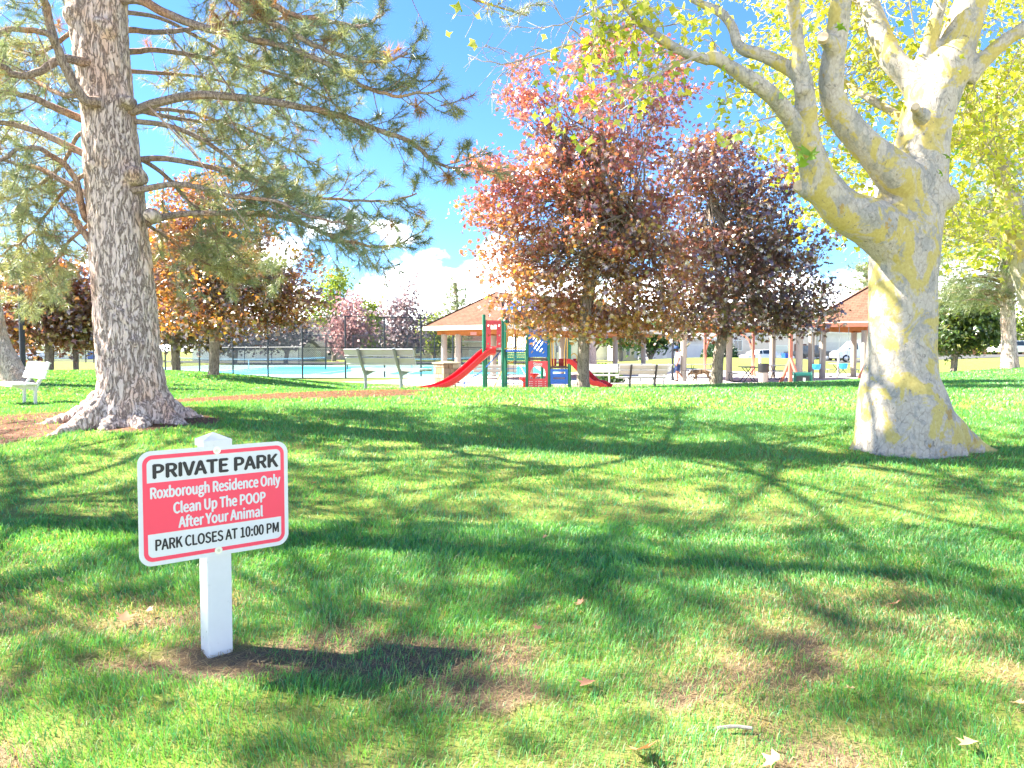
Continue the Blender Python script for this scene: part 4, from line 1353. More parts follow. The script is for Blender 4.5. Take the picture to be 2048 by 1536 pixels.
def small_pine(label, u, Y, trunk, crown, seed, nlimb, group, width=.005, cols=None, L=(.22, .34)):
    rg = np.random.default_rng(seed)
    b = GP(u, Y)
    t = thing('pine_tree', label, 'tree', b, 0, group)
    tr = [(b.x, b.y, b.z - .1, trunk[0][2] * .6 / F * Y)]
    for (uu, vv, w) in trunk:
        q = P(uu, vv, Y)
        if q.z > b.z: tr.append((q.x, q.y, q.z, w / 2 / F * Y))
    tr = np.array(tr)
    s = spline(tr, 24); mb = MB(); mb.tube(s[:, :3], s[:, 3], 12)
    mb.build('trunk', M_PBARK, t, smooth=True, world=True)
    recs = []; br = MB()
    for (cu, cv, ru, rv, dY, rY) in crown:
        for i in range(nlimb):
            d = unit(rg.normal(size=3)) * rg.random() ** .4
            c = np.array(P(cu, cv, Y + dY)) + d * np.array([ru / F * Y, rY, rv / F * Y])
            a = np.array([np.interp(c[2] - .2, tr[:, 2], tr[:, 0]), b.y, c[2] - .25])
            if i % 3 == 0:
                br.tube(spline([a, (a + c) / 2 + [0, 0, .2], c], 6), np.linspace(.05, .012, 6) * (Y / 27), 5, False)
            dd = unit(c - a + [0, 0, .2])
            for j in range(7):
                e = c + rg.normal(size=3) * .28 * (Y / 27)
                recs.append((e, unit(dd + rg.normal(size=3) * .5), L[0] + (L[1] - L[0]) * rg.random(), 20, 0 if rg.random() < .75 else 1))
    if br.v:
        o = br.build('branches', M_PLIMB, t, world=True); o['kind'] = 'stuff'
    needle_object(recs, t, b, rg, M_NEEDLE, width, 'needles', cols)
    return t


PC = [((.10, .155, .07), (.22, .28, .14)), ((.20, .23, .10), (.34, .34, .17))]
small_pine('tall pine with twisted trunk at the right edge beyond the lawn', 2018, 27.0, [(2020, 735, 34), (2018, 690, 27), (2016, 640, 26), (2015, 600, 24), (2012, 540, 20), (2010, 460, 18), (2005, 380, 14), (2000, 250, 10), (2000, 150, 6)],
           [(1940, 520, 90, 60, 0, 2.2), (2010, 450, 90, 70, 0, 2.4), (1960, 580, 90, 30, 0, 2.0), (2030, 570, 60, 50, 0, 2.0), (1930, 440, 60, 50, .2, 1.8), (2020, 350, 80, 70, 0, 2), (1990, 260, 60, 60, 0, 1.6)], 401, 62, 'background pines', .005, PC)
small_pine('spindly far pine left of the pavilion roof', 914, 100.0, [(914, 716, 10), (914, 660, 7), (914, 600, 4), (912, 560, 2)],
           [(914, 640, 34, 20, 0, 2.5), (914, 610, 26, 18, 0, 2), (912, 580, 14, 16, 0, 1.2), (925, 650, 30, 12, 0, 2)], 402, 20, 'background pines', .02, PC, (.5, .8))
small_pine('far pine peeking over the right pavilion roof', 1735, 90.0, [(1735, 716, 12), (1735, 640, 8), (1735, 540, 4)],
           [(1735, 570, 26, 26, 0, 2.5), (1740, 610, 34, 26, 0, 2.5), (1735, 545, 10, 14, 0, 1)], 403, 24, 'background pines', .02, PC, (.5, .8))
small_pine('reddish trunked pine behind the first maple', 1182, 44.0, [(1183, 735, 22), (1183, 700, 18), (1180, 660, 18), (1176, 600, 15), (1175, 520, 10)],
           [(1180, 560, 60, 50, 0, 2.6), (1180, 500, 40, 50, 0, 2)], 404, 26, 'background pines', .008, PC, (.3, .45))
# leaning trunk at the left edge
b = GP(30, 21.0)
lt = thing('leaning_tree', 'leaning grey trunk cut by the left edge of the picture', 'tree', b)
q = spline([(P(50, 790, 21.0).x, 21.0, b.z - .35, .46), tuple(P(34, 762, 21.0)) + (.35,), tuple(P(14, 725, 21.0)) + (.32,), tuple(P(-6, 680, 21.0)) + (.29,), tuple(P(-20, 600, 21.0)) + (.26,), tuple(P(-40, 450, 21.0)) + (.21,), tuple(P(-60, 250, 21.0)) + (.14,)], 26)
mb = MB(); mb.tube(q[:, :3], q[:, 3], 14); mb.build('trunk', M_PBARK, lt, smooth=True, world=True)
rg = np.random.default_rng(77); recs = []
for i in range(150):
    c = np.array(P(rg.uniform(-260, 120), rg.uniform(120, 610), 21.0 + rg.normal() * 1.3))
    for j in range(6):
        recs.append((c + rg.normal(size=3) * .22, unit(rg.normal(size=3) + [0, 0, .3]), .18 + .08 * rg.random(), 20, 0 if rg.random() < .7 else 1))
needle_object(recs, lt, b, rg, M_NEEDLE, .0042, 'needles', PC)

# ------------------------------------------------------------------ second sycamore, trunk outside the right edge
Y2 = 11.0
b2 = GP(2128, Y2)
syc2 = thing('sycamore_tree', 'second sycamore whose white limbs reach in from the right edge', 'tree', b2)
S2 = [px_tube([(2128, 880, 110), (2120, 800, 80), (2110, 720, 72), (2095, 650, 68), (2070, 590, 60), (2048, 540, 48), (2030, 480, 42), (2015, 420, 40), (2005, 360, 40), (1988, 310, 34), (1962, 262, 30), (1945, 220, 28), (1936, 180, 24), (1930, 120, 20), (1935, 60, 16)], Y2, Y2 - .6, 70),
      px_tube([(2040, 500, 30), (2033, 411, 26), (2001, 335, 24), (1950, 300, 20), (1905, 283, 18), (1880, 270, 14)], Y2 - .2, Y2 + .1, 30),
      px_tube([(1990, 320, 20), (1970, 300, 18), (1930, 268, 16), (1890, 245, 12)], Y2 - .3, Y2, 20),
      px_tube([(2040, 520, 18), (2023, 500, 15), (1990, 490, 14), (1947, 479, 12), (1900, 470, 10), (1871, 469, 8)], Y2 - .2, Y2 - .4, 20),
      px_tube([(2030, 480, 22), (2010, 445, 18), (1990, 430, 14), (1960, 418, 10), (1920, 420, 7)], Y2 - .2, Y2 + .2, 20),
      px_tube([(1996, 330, 12), (1990, 280, 9), (1994, 220, 8), (1996, 150, 6)], Y2 - .4, Y2 - .5, 16),
      px_tube([(2100, 670, 50), (2140, 560, 44), (2170, 420, 38), (2190, 250, 30)], Y2, Y2, 26)]
me = fuse(S2, .028, 5); me.shade_smooth()
mesh_obj('trunk', offset_mesh(me, b2), M_SYC, syc2)
STW = MB(); SL = []
rg = np.random.default_rng(91)
lp = np.vstack([spline(l[0], 30) for l in S2])
for i in range(110):
    u = rg.uniform(1865, 2180); v_ = rg.uniform(120, 560)
    if v_ > 480 and rg.random() < .6: continue
    t = np.array(P(u, v_, rg.uniform(10.2, 12.2)))
    d = np.linalg.norm(lp - t, axis=1); b = lp[rg.choice(np.argsort(d)[:8])]
    if np.linalg.norm(b - t) > 1.2: b = t + unit(b - t) * .8
    syc_spray(b, t, rg, int(rg.integers(8, 18)), .25, .008)
for i in range(60):
    t = np.array([b2.x + rg.normal() * 2.2 + 1, Y2 + rg.normal() * 1.8, rg.uniform(5.5, 9)])
    syc_spray(t + unit(np.array([b2.x, Y2, 4]) - t), t, rg, 20, .3)
o = STW.build('twigs', M_TWIG, syc2, world=True); o['kind'] = 'stuff'
SL = np.array(SL); n = len(SL)
leaf_object('leaves', SL, .06 + .06 * rg.random(n), leaf_cols(n, rg, [(.38, .42, .05), (.47, .48, .08), (.26, .37, .05), (.52, .50, .15)], [.35, .35, .2, .1]), 'star', rg, M_SLEAF, syc2, b2, up=.5, hang=.5)

# ------------------------------------------------------------------ pine standing just outside the left edge, it shades the sign
rg = np.random.default_rng(131)
ob_ = Vector((-9.6, 6.1, gz(-9.6, 6.1)))
op = thing('pine_tree', 'pine standing just past the left edge that shades the sign', 'tree', ob_)
tz = np.array([(ob_.x, ob_.y, ob_.z - .2, .36), (ob_.x, ob_.y, ob_.z + .5, .28), (ob_.x + .1, ob_.y, 4, .24), (ob_.x + .1, ob_.y, 8, .17), (ob_.x, ob_.y, 12, .05)])
q = spline(tz, 30); mb = MB(); mb.tube(q[:, :3], q[:, 3], 14); mb.build('trunk', M_PBARK, op, smooth=True, world=True)
NEED = []; TW = MB()
for i in range(40):
    z = 3.8 + i * .2; a = i * 2.4; L = 4.7 * (1 - i / 54) * (.75 + .45 * rg.random())
    c0 = np.array([ob_.x, ob_.y, z]); d = np.array([math.cos(a), math.sin(a), 0])
    q = spline([c0, c0 + d * L * .35 + [0, 0, .2], c0 + d * L * .7 + [0, 0, .15], c0 + d * L], 12)
    MB_ = MB(); MB_.tube(q, np.linspace(.045, .01, 12), 6); MB_.build('limb', M_PLIMB, op, smooth=True, world=True)
    pine_twigs(q, None, rg, .15, 9.0, (.6, 1.25))
o = TW.build('twigs', M_PLIMB, op, world=True); o['kind'] = 'stuff'
needle_object(NEED, op, ob_, rg, M_NEEDLE, .0055, keep=.6)
# ================================================================== PARK FURNITURE
M_ALU = paint('brushed_aluminium', (.36, .37, .37), .45, .3, .08, 12, .05)
M_GALV = paint('galvanised_pipe', (.20, .22, .235), .45, .4, .15, 20, .08)
M_WHITEP = paint('white_bench_paint', (.58, .58, .58), .45, 0, .05, 6, .03)
M_DARKM = paint('dark_metal', (.035, .04, .045), .45, .3, .2, 10, .05)
M_BLACKP = paint('black_fence_paint', (.03, .035, .05), .5, .2, .2, 10, .03)
M_GPOST = paint('playset_green', (.012, .17, .10), .4, .1, .12, 6, .03)
M_PRED = paint('playset_red', (.50, .006, .014), .32, 0, .08, 4, .02, .5, .1)
M_PPINK = paint('playset_faded_red', (.62, .07, .09), .4, 0, .1, 4, .03)
M_PYEL = paint('playset_yellow', (.72, .43, .07), .4, 0, .08, 6, .02)
M_PBLUE = paint('playset_blue', (.015, .13, .52), .38, 0, .1, 4, .02)
M_TEAL = paint('playset_teal', (.0, .30, .26), .45, 0, .15, 8, .05)
M_DECK = paint('deck_brown', (.10, .07, .055), .7, 0, .2, 12, .1)
M_COLUMN = paint('column_concrete', (.36, .32, .285), .85, 0, .1, 8, .15, .2, .25)
M_FASCIA = paint('fascia_cream', (.66, .60, .53), .7, 0, .06, 5, .05)
M_SOFFIT = paint('soffit_wood', (.42, .155, .05), .75, 0, .25, 9, .15)
M_SWOOD = paint('swing_wood_stain', (.40, .145, .10), .75, 0, .18, 9, .12)
M_STONE = [paint('stone_tan_%d' % i, c, .9, 0, .22, 14, .3) for i, c in enumerate([(.27, .19, .11), (.20, .13, .075), (.32, .25, .16), (.24, .165, .11)])]
M_MORTAR = paint('mortar', (.22, .185, .15), .95, 0, .1, 20, .2)
M_BPLASTIC = paint('blue_plastic', (.02, .28, .62), .4, 0, .08, 6, .03)
M_GREENM = paint('dark_green_metal', (.012, .085, .07), .45, .2, .2, 10, .05)
M_BAG = paint('black_bag', (.02, .02, .022), .35, 0, .2, 12, .4)
M_SIGNPINK = paint('pink_notice', (.65, .28, .27), .6)

k = NM('roof_shingle')
v = k.coord((1, 1, 1), 'UV')
br = k.n('ShaderNodeTexBrick', inp={'Scale': 1.0, 'Mortar Size': .012, 'Brick Width': .33, 'Row Height': .145, 'Color1': (.175, .088, .058, 1), 'Color2': (.125, .06, .04, 1), 'Mortar': (.05, .025, .018, 1), 'Bias': 0.1})
k.l(v, br.inputs['Vector'])
nn = k.noise(k.coord(), 3.0, 5, .6)
c = k.mix(k.ramp(nn, [(.35, 0.0), (.7, .35)]), br.outputs['Color'], (.21, .12, .085))
M_SHINGLE = k.pbr(c, .9, 0, k.bump(br.outputs['Fac'], .5, .02), .15)


M_CAPS = paint('hip_cap_brown', (.15, .075, .05), .9, 0, .2, 8, .2)


def uv_planar(me, sc=1.0):
    """UV in metres along each face (u level, v up the slope)."""
    uv = me.uv_layers.new(name='UVMap')
    for p in me.polygons:
        n = p.normal
        ex = Vector((0, 0, 1)).cross(n)
        ex = ex.normalized() if ex.length > 1e-4 else Vector((1, 0, 0))
        ey = n.cross(ex)
        for li in p.loop_indices:
            co = me.vertices[me.loops[li].vertex_index].co
            uv.data[li].uv = (co.dot(ex) * sc, co.dot(ey) * sc)


def hip_roof(o2, dA, dB, M_, L_, z0, z1, th=.24, over=0):
    """Corner o2, edges dA*M_ and dB*L_ (M_ <= L_). Returns roof MB (top faces) corner list."""
    o2 = Vector(o2); dA = Vector(dA); dB = Vector(dB)
    c = [o2, o2 + dB * L_, o2 + dB * L_ + dA * M_, o2 + dA * M_]
    r1 = o2 + dA * (M_ / 2) + dB * (M_ / 2)
    r2 = o2 + dA * (M_ / 2) + dB * (L_ - M_ / 2)
    lo = [(p.x, p.y, z0) for p in c]
    a = (r1.x, r1.y, z1); b = (r2.x, r2.y, z1)
    mb = MB()
    if (r1 - r2).length < .01:
        mb.add(lo + [a], [(0, 1, 4), (1, 2, 4), (2, 3, 4), (3, 0, 4)])
    else:
        mb.add(lo + [a, b], [(0, 1, 5, 4), (1, 2, 5), (2, 3, 4, 5), (3, 0, 4)])
    return mb, c


def pavilion(label, o2, dA, dB, M_, L_, ze, zr, cols, group='park pavilions'):
    zb = gz(o2[0], o2[1])
    t = thing('pavilion', label, 'pavilion', (o2[0], o2[1], zb), 0, group)
    mb, c = hip_roof(o2, dA, dB, M_, L_, ze + .22, zr)
    me = mb.mesh('roof', off=(o2[0], o2[1], zb)); uv_planar(me)
    roof = mesh_obj('roof', me, M_SHINGLE, t)
    # ridge caps along the hips
    dA = Vector(dA); dB = Vector(dB)
    r1 = Vector(o2) + dA * (M_ / 2) + dB * (M_ / 2); r2 = Vector(o2) + dA * (M_ / 2) + dB * (L_ - M_ / 2)
    for (p, q) in ((c[0], r1), (c[3], r1), (c[1], r2), (c[2], r2)):
        m = MB(); m.beam((p.x, p.y, ze + .235), (q.x, q.y, zr + .015), .22, .03); m.build('hip_cap', M_CAPS, roof, world=False).location = (-o2[0], -o2[1], -zb)
    for i in range(4):
        p, q = c[i], c[(i + 1) % 4]
        d = (q - p).normalized()
        m = MB(); m.beam((p.x, p.y, ze + .10), (q.x - d.x * .03, q.y - d.y * .03, ze + .10), .06, .23)
        m.build('fascia', M_FASCIA, t, world=True)
        cen = (c[0] + c[2]) / 2
        pi_ = p + (cen - p).normalized() * .9; qi = q + (cen - q).normalized() * .9
        m = MB(); m.beam((pi_.x, pi_.y, ze - .11), (qi.x, qi.y, ze - .11), .16, .26)
        m.build('beam', M_SOFFIT, t, world=True)
    m = MB(); s = [p + ((c[0] + c[2]) / 2 - p).normalized() * .06 for p in c]
    m.add([(p.x, p.y, ze + .03) for p in s], [(0, 1, 2, 3)]); m.build('soffit', M_SOFFIT, t, world=True)
    for (x, y, r) in cols:
        z = gz(x, y); m = MB()
        m.lathe([(r * 1.0, z - .1), (r, z + .4), (r * .98, z + 1.4), (r * .97, ze - .22)], (x, y, 0), 18)
        m.build('column', M_COLUMN, t, smooth=True, world=True)
    return t


dA = Vector((-.78, .626)); dB = Vector((.626, .78)); C1 = Vector((-.4, 38.6))


def pv(o2, a, b):
    q = Vector(o2) + dA * a + dB * b
    return (q.x, q.y)


cols = [pv(C1, .8, .8) + (.17,), pv(C1, 4.9, .8) + (.17,), pv(C1, 3.9, .85) + (.15,)] + [pv(C1, .8, t) + (.17,) for t in (5.0, 8.6, 12.0, 15.6)] + [pv(C1, 4.9, t) + (.17,) for t in (5.0, 8.6, 12.0, 15.6)]
pavilion('long open pavilion with brown shingle roof behind the playground', C1, dA, dB, 5.7, 16.6, 2.62, 4.75, cols)
C3 = Vector((19.0, 36.2)); a3 = Vector((-.707, .707)); b3 = Vector((.707, .707))
cols3 = []
for (p_, q_) in ((.6, .6), (4.7, .6), (.6, 4.7), (4.7, 4.7), (2.6, .6)):
    w = C3 + a3 * p_ + b3 * q_; cols3.append((w.x, w.y, .16))
pavilion('pyramid roofed pavilion partly hidden by the sycamore trunk', C3, a3, b3, 5.4, 5.4, 2.75, 5.15, cols3)
C2 = Vector((14.2, 36.6)); a2 = Vector((-.99, .12)); b2_ = Vector((.12, .99))
cols2 = [((1598 - 1024) / F * 37.2, 37.2, .17), ((1458 - 1024) / F * 39.5, 39.5, .16), ((1367 - 1024) / F * 38.6, 38.6, .16), ((1622 - 1024) / F * 41, 41.0, .16), ((1545 - 1024) / F * 42.5, 42.5, .16)]
pavilion('low roofed pavilion behind the darker maple', C2, b2_, a2, 5.6, 6.4, 2.72, 4.0, cols2)

# notice board hanging from the long pavilion
q = P(947, 667, 40.3); nb = tag(MB().box((0, 0, 0), (.32, .03, .16)).build('hanging_notice', M_SIGNPINK), 'small pink notice hanging under the left pavilion eave', 'notice')
nb.location = q

# stone pier
sp0 = GP(893, 36.6)
pier = thing('stone_pier', 'square tan stone pier with flat cap left of the red slide', 'pier', sp0, math.radians(38))
MB().box((0, 0, .44), (.80, .80, .96)).build('core', M_MORTAR, pier)
MB().add([(-.50, -.50, .93), (.50, -.50, .93), (.50, .50, .93), (-.50, .50, .93), (-.50, -.50, .99), (.50, -.50, .99), (.50, .50, .99), (-.50, .50, .99), (-.1, -.1, 1.05), (.1, -.1, 1.05), (.1, .1, 1.05), (-.1, .1, 1.05)],
         [(3, 2, 1, 0), (0, 1, 5, 4), (1, 2, 6, 5), (2, 3, 7, 6), (3, 0, 4, 7), (4, 5, 9, 8), (5, 6, 10, 9), (6, 7, 11, 10), (7, 4, 8, 11), (8, 9, 10, 11)]).build('cap', M_STONE[2], pier)
rs = random.Random(5)
for side in range(4):
    rm = Matrix.Rotation(side * math.pi / 2, 3, 'Z')
    z = .0
    while z < .90:
        h = min(rs.choice((.16, .20, .25, .30)), .92 - z)
        if h < .08: break
        x = -.43
        while x < .42:
            w = min(rs.uniform(.18, .42), .44 - x)
            if w < .07: break
            mb = MB(); mb.box(rm @ Vector((x + w / 2, -.41, z + h / 2)), (w - .02, .05 + rs.uniform(0, .03), h - .02), rm)
            mb.build('stone', M_STONE[rs.randrange(4)], pier, bevel=.012)
            x += w
        z += h

# ------------------------------------------------------------------ benches
def bench(label, loc, rz, m_plank, m_frame, L=1.83, group='park benches'):
    t = thing('park_bench', label, 'bench', loc, rz, group)
    tilt = Matrix.Rotation(math.radians(18), 3, 'X')
    for i, (y, z) in enumerate(((.10, .45), (.345, .45))):
        mb = MB(); mb.box((0, y + .06, z), (L, .232, .035)); mb.box((0, y + .06 - .106, z - .03), (L - .004, .018, .03)); mb.box((0, y + .06 + .106, z - .03), (L - .004, .018, .03)); mb.build('seat_plank', m_plank, t, bevel=.005)
    for (y, z) in ((-.105, .635), (-.165, .82)):
        c = Vector((0, y, z)); mb = MB(); mb.box(c, (L, .032, .165), tilt)
        for s in (-1, 1): mb.box(c + tilt @ Vector((0, -.024, s * .071)), (L - .004, .018, .022), tilt)
        mb.build('back_plank', m_plank, t, bevel=.004)
    for s in (-1, 1):
        x = s * L * .26
        zg = -.12
        pth = spline([(x, .0, zg), (x, .0, .20), (x, -.02, .36), (x, -.115, .55), (x, -.20, .74), (x, -.265, .91)], 22)
        mb = MB(); mb.tube(pth, .036, 12); lg = mb.build('leg', m_frame, t, smooth=True)
        mb = MB(); mb.prism([(.02, .30), (.02, .42), (.50, .425), (.50, .40), (.30, .385)], (.012, 0, 0), (x - .006, 0, 0), (0, 1, 0), (0, 0, 1)); mb.prism([(.02, .41), (.50, .418), (.50, .425), (.02, .425)], (.05, 0, 0), (x - .025, 0, 0), (0, 1, 0), (0, 0, 1))
        mb.build('seat_bracket', m_frame, t)
    return t


bench('silver aluminium bench seen from behind on the mound', GP(766, 16.9), math.radians(-29), M_ALU, M_GALV, 1.9)
bench('white bench at the left edge beside the big pine', GP(58, 16.6), math.radians(137), M_WHITEP, M_WHITEP, 1.5)
bench('pale slatted bench with dark legs between the two maples', GP(1285, 27.6), math.radians(4), M_ALU, M_DARKM, 1.75)
bench('white bench right behind the first maple trunk', GP(1200, 34.0), math.radians(178), M_WHITEP, M_WHITEP, 1.6)
bench('grey bench visible through the playground posts', GP(990, 35.5), math.radians(3), M_ALU, M_GALV, 2.0)
bench('white bench just behind the pale slatted bench', GP(1318, 33.5), math.radians(48), M_WHITEP, M_WHITEP, 1.6)
bench('low grey bench left of the picnic tables by the lamp post', GP(1258, 38.0), math.radians(0), M_ALU, M_GALV, 2.2)

# ------------------------------------------------------------------ picnic tables
def picnic(label, loc, rz, m_top):
    t = thing('picnic_table', label, 'table', loc, rz, 'picnic tables')
    for y in (-.25, 0, .25):
        MB().box((0, y, .75), (1.83, .235, .04)).build('table_plank', m_top, t, bevel=.006)
    for y in (-.72, .72):
        MB().box((0, y, .45), (1.83, .25, .04)).build('seat_plank', m_top, t, bevel=.006)
    for x in (-.55, .55):
        pth = [(x, -.80, .42), (x, -.84, .30), (x, -.80, .08), (x, -.60, .03), (x, -.30, .05), (x, -.15, .25), (x, .22, .72)]
        p2 = [(a, -b, c) for a, b, c in pth]
        mb = MB(); mb.tube(spline(pth, 24), .022, 8); mb.tube(spline(p2, 24) + np.array([.03, 0, 0]), .022, 8)
        mb.build('leg_frame', M_DARKM, t, smooth=True)
    return t


picnic('dark topped picnic table by the bin', GP(1497, 37.4), math.radians(82), M_DARKM)
picnic('pale picnic table behind the swing post', GP(1566, 40.5), math.radians(6), M_WHITEP)
picnic('picnic table behind the blue swings', GP(1680, 43.0), math.radians(84), M_GALV)
picnic('white picnic table behind the dog', GP(1404, 43.0), math.radians(4), M_WHITEP)

# ------------------------------------------------------------------ bins
b = GP(1527, 36.3)
t = thing('litter_bin', 'grey concrete bin with black bag beside the picnic table', 'bin', b)
MB().lathe([(.21, -.05), (.22, .1), (.22, .62), (.20, .64)], sides=20).build('body', M_COLUMN, t, smooth=True)
MB().lathe([(.235, .50), (.255, .56), (.25, .72), (.27, .84), (.255, .90), (.22, .92), (.20, .84)], sides=20).build('bag', M_BAG, t, smooth=True)
b = GP(1605, 31.8)
t = thing('utility_box', 'dark green arched metal box on the edge of the lawn', 'box', b, math.radians(-14))
arch = [(-.22, -.05), (.22, -.05), (.22, .36)] + [(.22 * math.cos(a), .36 + .16 * math.sin(a)) for a in np.linspace(.25, math.pi - .25, 8)] + [(-.22, .36)]
mb = MB(); mb.prism([(p[0] * .94, p[1] * .97) for p in arch], (.66, 0, 0), (-.33, 0, 0), (0, 1, 0), (0, 0, 1)); mb.build('shell', M_GREENM, t)
for x in (-.37, .33):
    mb = MB(); mb.tube([(x + .02, p[0], p[1]) for p in arch[2:]] + [(x + .02, -.22, -.05)], .022, 8); mb.build('frame', M_GREENM, t, smooth=True)
MB().box((0, -.221, .22), (.5, .012, .26)).build('panel', M_DARKM, t)
MB().box((.05, -.231, .2), (.10, .006, .16)).build('label_plate', M_WHITEP, t)

# ------------------------------------------------------------------ lamp posts
def lamp_post(label, loc, h, r):
    t = thing('lamp_post', label, 'lamp post', loc, 0, 'black lamp posts')
    MB().lathe([(r * 2.2, -.05), (r * 2.2, .05), (r * 1.3, .12), (r, .3), (r * .9, h - .3), (r * .9, h)], sides=14).build('pole', M_BLACKP, t, smooth=True)
    MB().lathe([(.05, h), (.16, h + .05), (.20, h + .35), (.05, h + .55)], sides=14).build('lantern', M_DARKM, t, smooth=True)
    return t


lamp_post('black lamp post right behind the walking person', GP(1345, 39.6), 4.2, .06)
lp = lamp_post('dark lamp post with yellow tag behind the white bench', GP(46, 22.0), 4.4, .075)
mb = MB(); mb.box((.075, -.03, 1.5), (.12, .02, .11)); mb.build('yellow_tag', M_PYEL, lp)

# ------------------------------------------------------------------ swings
def swing_set(label, p0, p1, h, swings, braces=True, arch=False):
    p0 = Vector(p0); p1 = Vector(p1)
    t = thing('swing_set', label, 'swing set', p0, 0, 'wooden swing sets')
    d = (p1 - p0); d.z = 0; L = d.length; d.normalize(); n = Vector((-d.y, d.x, 0))
    top = Vector((0, 0, h))
    e = d * L
    MB().beam(top - d * .25, e + top + d * .25, .14, .19).build('beam', M_SWOOD, t, bevel=.01)
    for o in (Vector((0, 0, 0)), e):
        MB().beam(o + Vector((0, 0, -.1)), o + Vector((0, 0, h - .1)), .15, .15).build('post', M_SWOOD, t, bevel=.01)
        for s in (-1, 1):
            a = o + n * s * .12 + Vector((0, 0, 1.15)); bb = o + n * s * .75 + d * (-.45 * s) + Vector((0, 0, -.05))
            MB().beam(a, bb, .11, .13).build('brace', M_SWOOD, t, bevel=.008)
        if arch:
            s = 1 if o.length < .1 else -1
            MB().tube(spline([o + d * s * .06 + Vector((0, 0, h - 1.1)), o + d * s * .3 + Vector((0, 0, h - .55)), o + d * s * .9 + Vector((0, 0, h - .12))], 10), .06, 6).build('knee_brace', M_SWOOD, t)
    for (f, zs) in swings:
        c = d * (L * f)
        for s in (-.2, .2):
            MB().tube([c + d * s + Vector((0, 0, h - .08)), c + d * s * .8 + Vector((0, 0, zs + .2))], .012, 5).build('chain', M_GALV, t)
        mb = MB(); mb.lathe([(.11, zs - .14), (.17, zs - .08), (.19, zs + .1), (.175, zs + .11), (.16, zs - .05), (.08, zs - .11)], (c.x, c.y, 0), 14)
        mb.build('bucket_seat', M_BPLASTIC, t, smooth=True)
    return t


swing_set('stained wooden swing frame with two blue bucket seats', GP(1581, 35.6), GP(1738, 34.4), 2.65, [(.34, .76), (.68, .80)])
swing_set('farther stained wooden swing frame with curved braces', GP(1410, 47.0), GP(1506, 45.0), 2.6, [], arch=True)
for (u, Y, lab) in ((1520, 44.6, 'white signpost standing by the far swing'), (1677, 44.0, 'thin white post between the blue swings')):
    MB_ = MB(); bq = GP(u, Y); MB_.box((0, 0, .55), (.11, .11, 1.3)); MB_.box((0, 0, 1.22), (.15, .15, .05))
    o = MB_.build('white_post', M_WHITEP); o.location = bq; tag(o, lab, 'post')

# ------------------------------------------------------------------ tennis court fence
def chain_panel(p0, p1, h, sp=.075, w=.0042):
    p0 = Vector(p0); p1 = Vector(p1)
    L = (p1 - p0).length; d = (p1 - p0) / L
    V = []; Fc_ = []
    for sgn in (1, -1):
        q = -h
        while q < L:
            a0, b0 = max(q, 0), min(q + h, L)
            if b0 > a0:
                za, zb_ = a0 - q, b0 - q
                if sgn < 0: za, zb_ = h - za, h - zb_
                A = p0 + d * a0; B = p0 + d * b0
                i = len(V)
                o = .7 * w
                V += [(A.x - d.x * o, A.y - d.y * o, A.z + za + o * sgn), (A.x + d.x * o, A.y + d.y * o, A.z + za - o * sgn), (B.x + d.x * o, B.y + d.y * o, B.z + zb_ - o * sgn), (B.x - d.x * o, B.y - d.y * o, B.z + zb_ + o * sgn)]
                Fc_.append((i, i + 1, i + 2, i + 3))
            q += sp * 1.414
    return V, Fc_


def fence(label, pts, h, sp, mid=True, w=.0042, zs=None, pr=.05):
    b = Vector((pts[0][0], pts[0][1], gz(*pts[0][:2])))
    t = thing('chain_link_fence', label, 'fence', b)
    P3 = [Vector((x, y, max(gz(x, y), -.12) if zs is None else zs)) for x, y in pts]
    for p in P3:
        MB().cyl(p - Vector((0, 0, .1)), p + Vector((0, 0, h)), pr, 8).build('post', M_BLACKP, t, smooth=True, world=True)
    for p, q in zip(P3[:-1], P3[1:]):
        V, Fq = chain_panel(p, q, h, sp, w)
        mb = MB(); mb.add(V, Fq); o = mb.build('chain_link', M_BLACKP, t, world=True)
        for z in ((h, h / 2) if mid else (h,)):
            MB().cyl(p + Vector((0, 0, z)), q + Vector((0, 0, z)), .024, 6).build('rail', M_BLACKP, t, world=True)
    return t


def up(u, Y): return ((u - 1024) / F * Y, Y)


near_pts = [up(200, 54), up(265, 52.5), up(331, 51), up(399, 49.2), up(466, 47.6), up(536, 46.0), up(605, 44.4), up(691, 45.6), up(769, 46.9), up(842, 48.1), up(906, 49.2), up(968, 50.3), up(1030, 51.5), up(1092, 52.6)]
fence('tall black chain link fence along the near side of the tennis court', near_pts, 3.66, .085, True, .006)
far_pts = [(x, 86.3) for x in np.linspace(-33, 3.5, 13)]
fence('far black chain link fence across the tennis court', far_pts, 3.3, .16, True, .008)
fence('black chain link fence and gate at the left end of the court', [up(157, 84), up(172, 83), up(188, 82), up(203, 81)], 2.6, .16, False, .008, pr=.06)
fence('black chain link fence behind the long pavilion', [(3.7, 53), (4.4, 60), (4.6, 68), (4.4, 77), (3.6, 86)], 3.3, .14, True, .008)


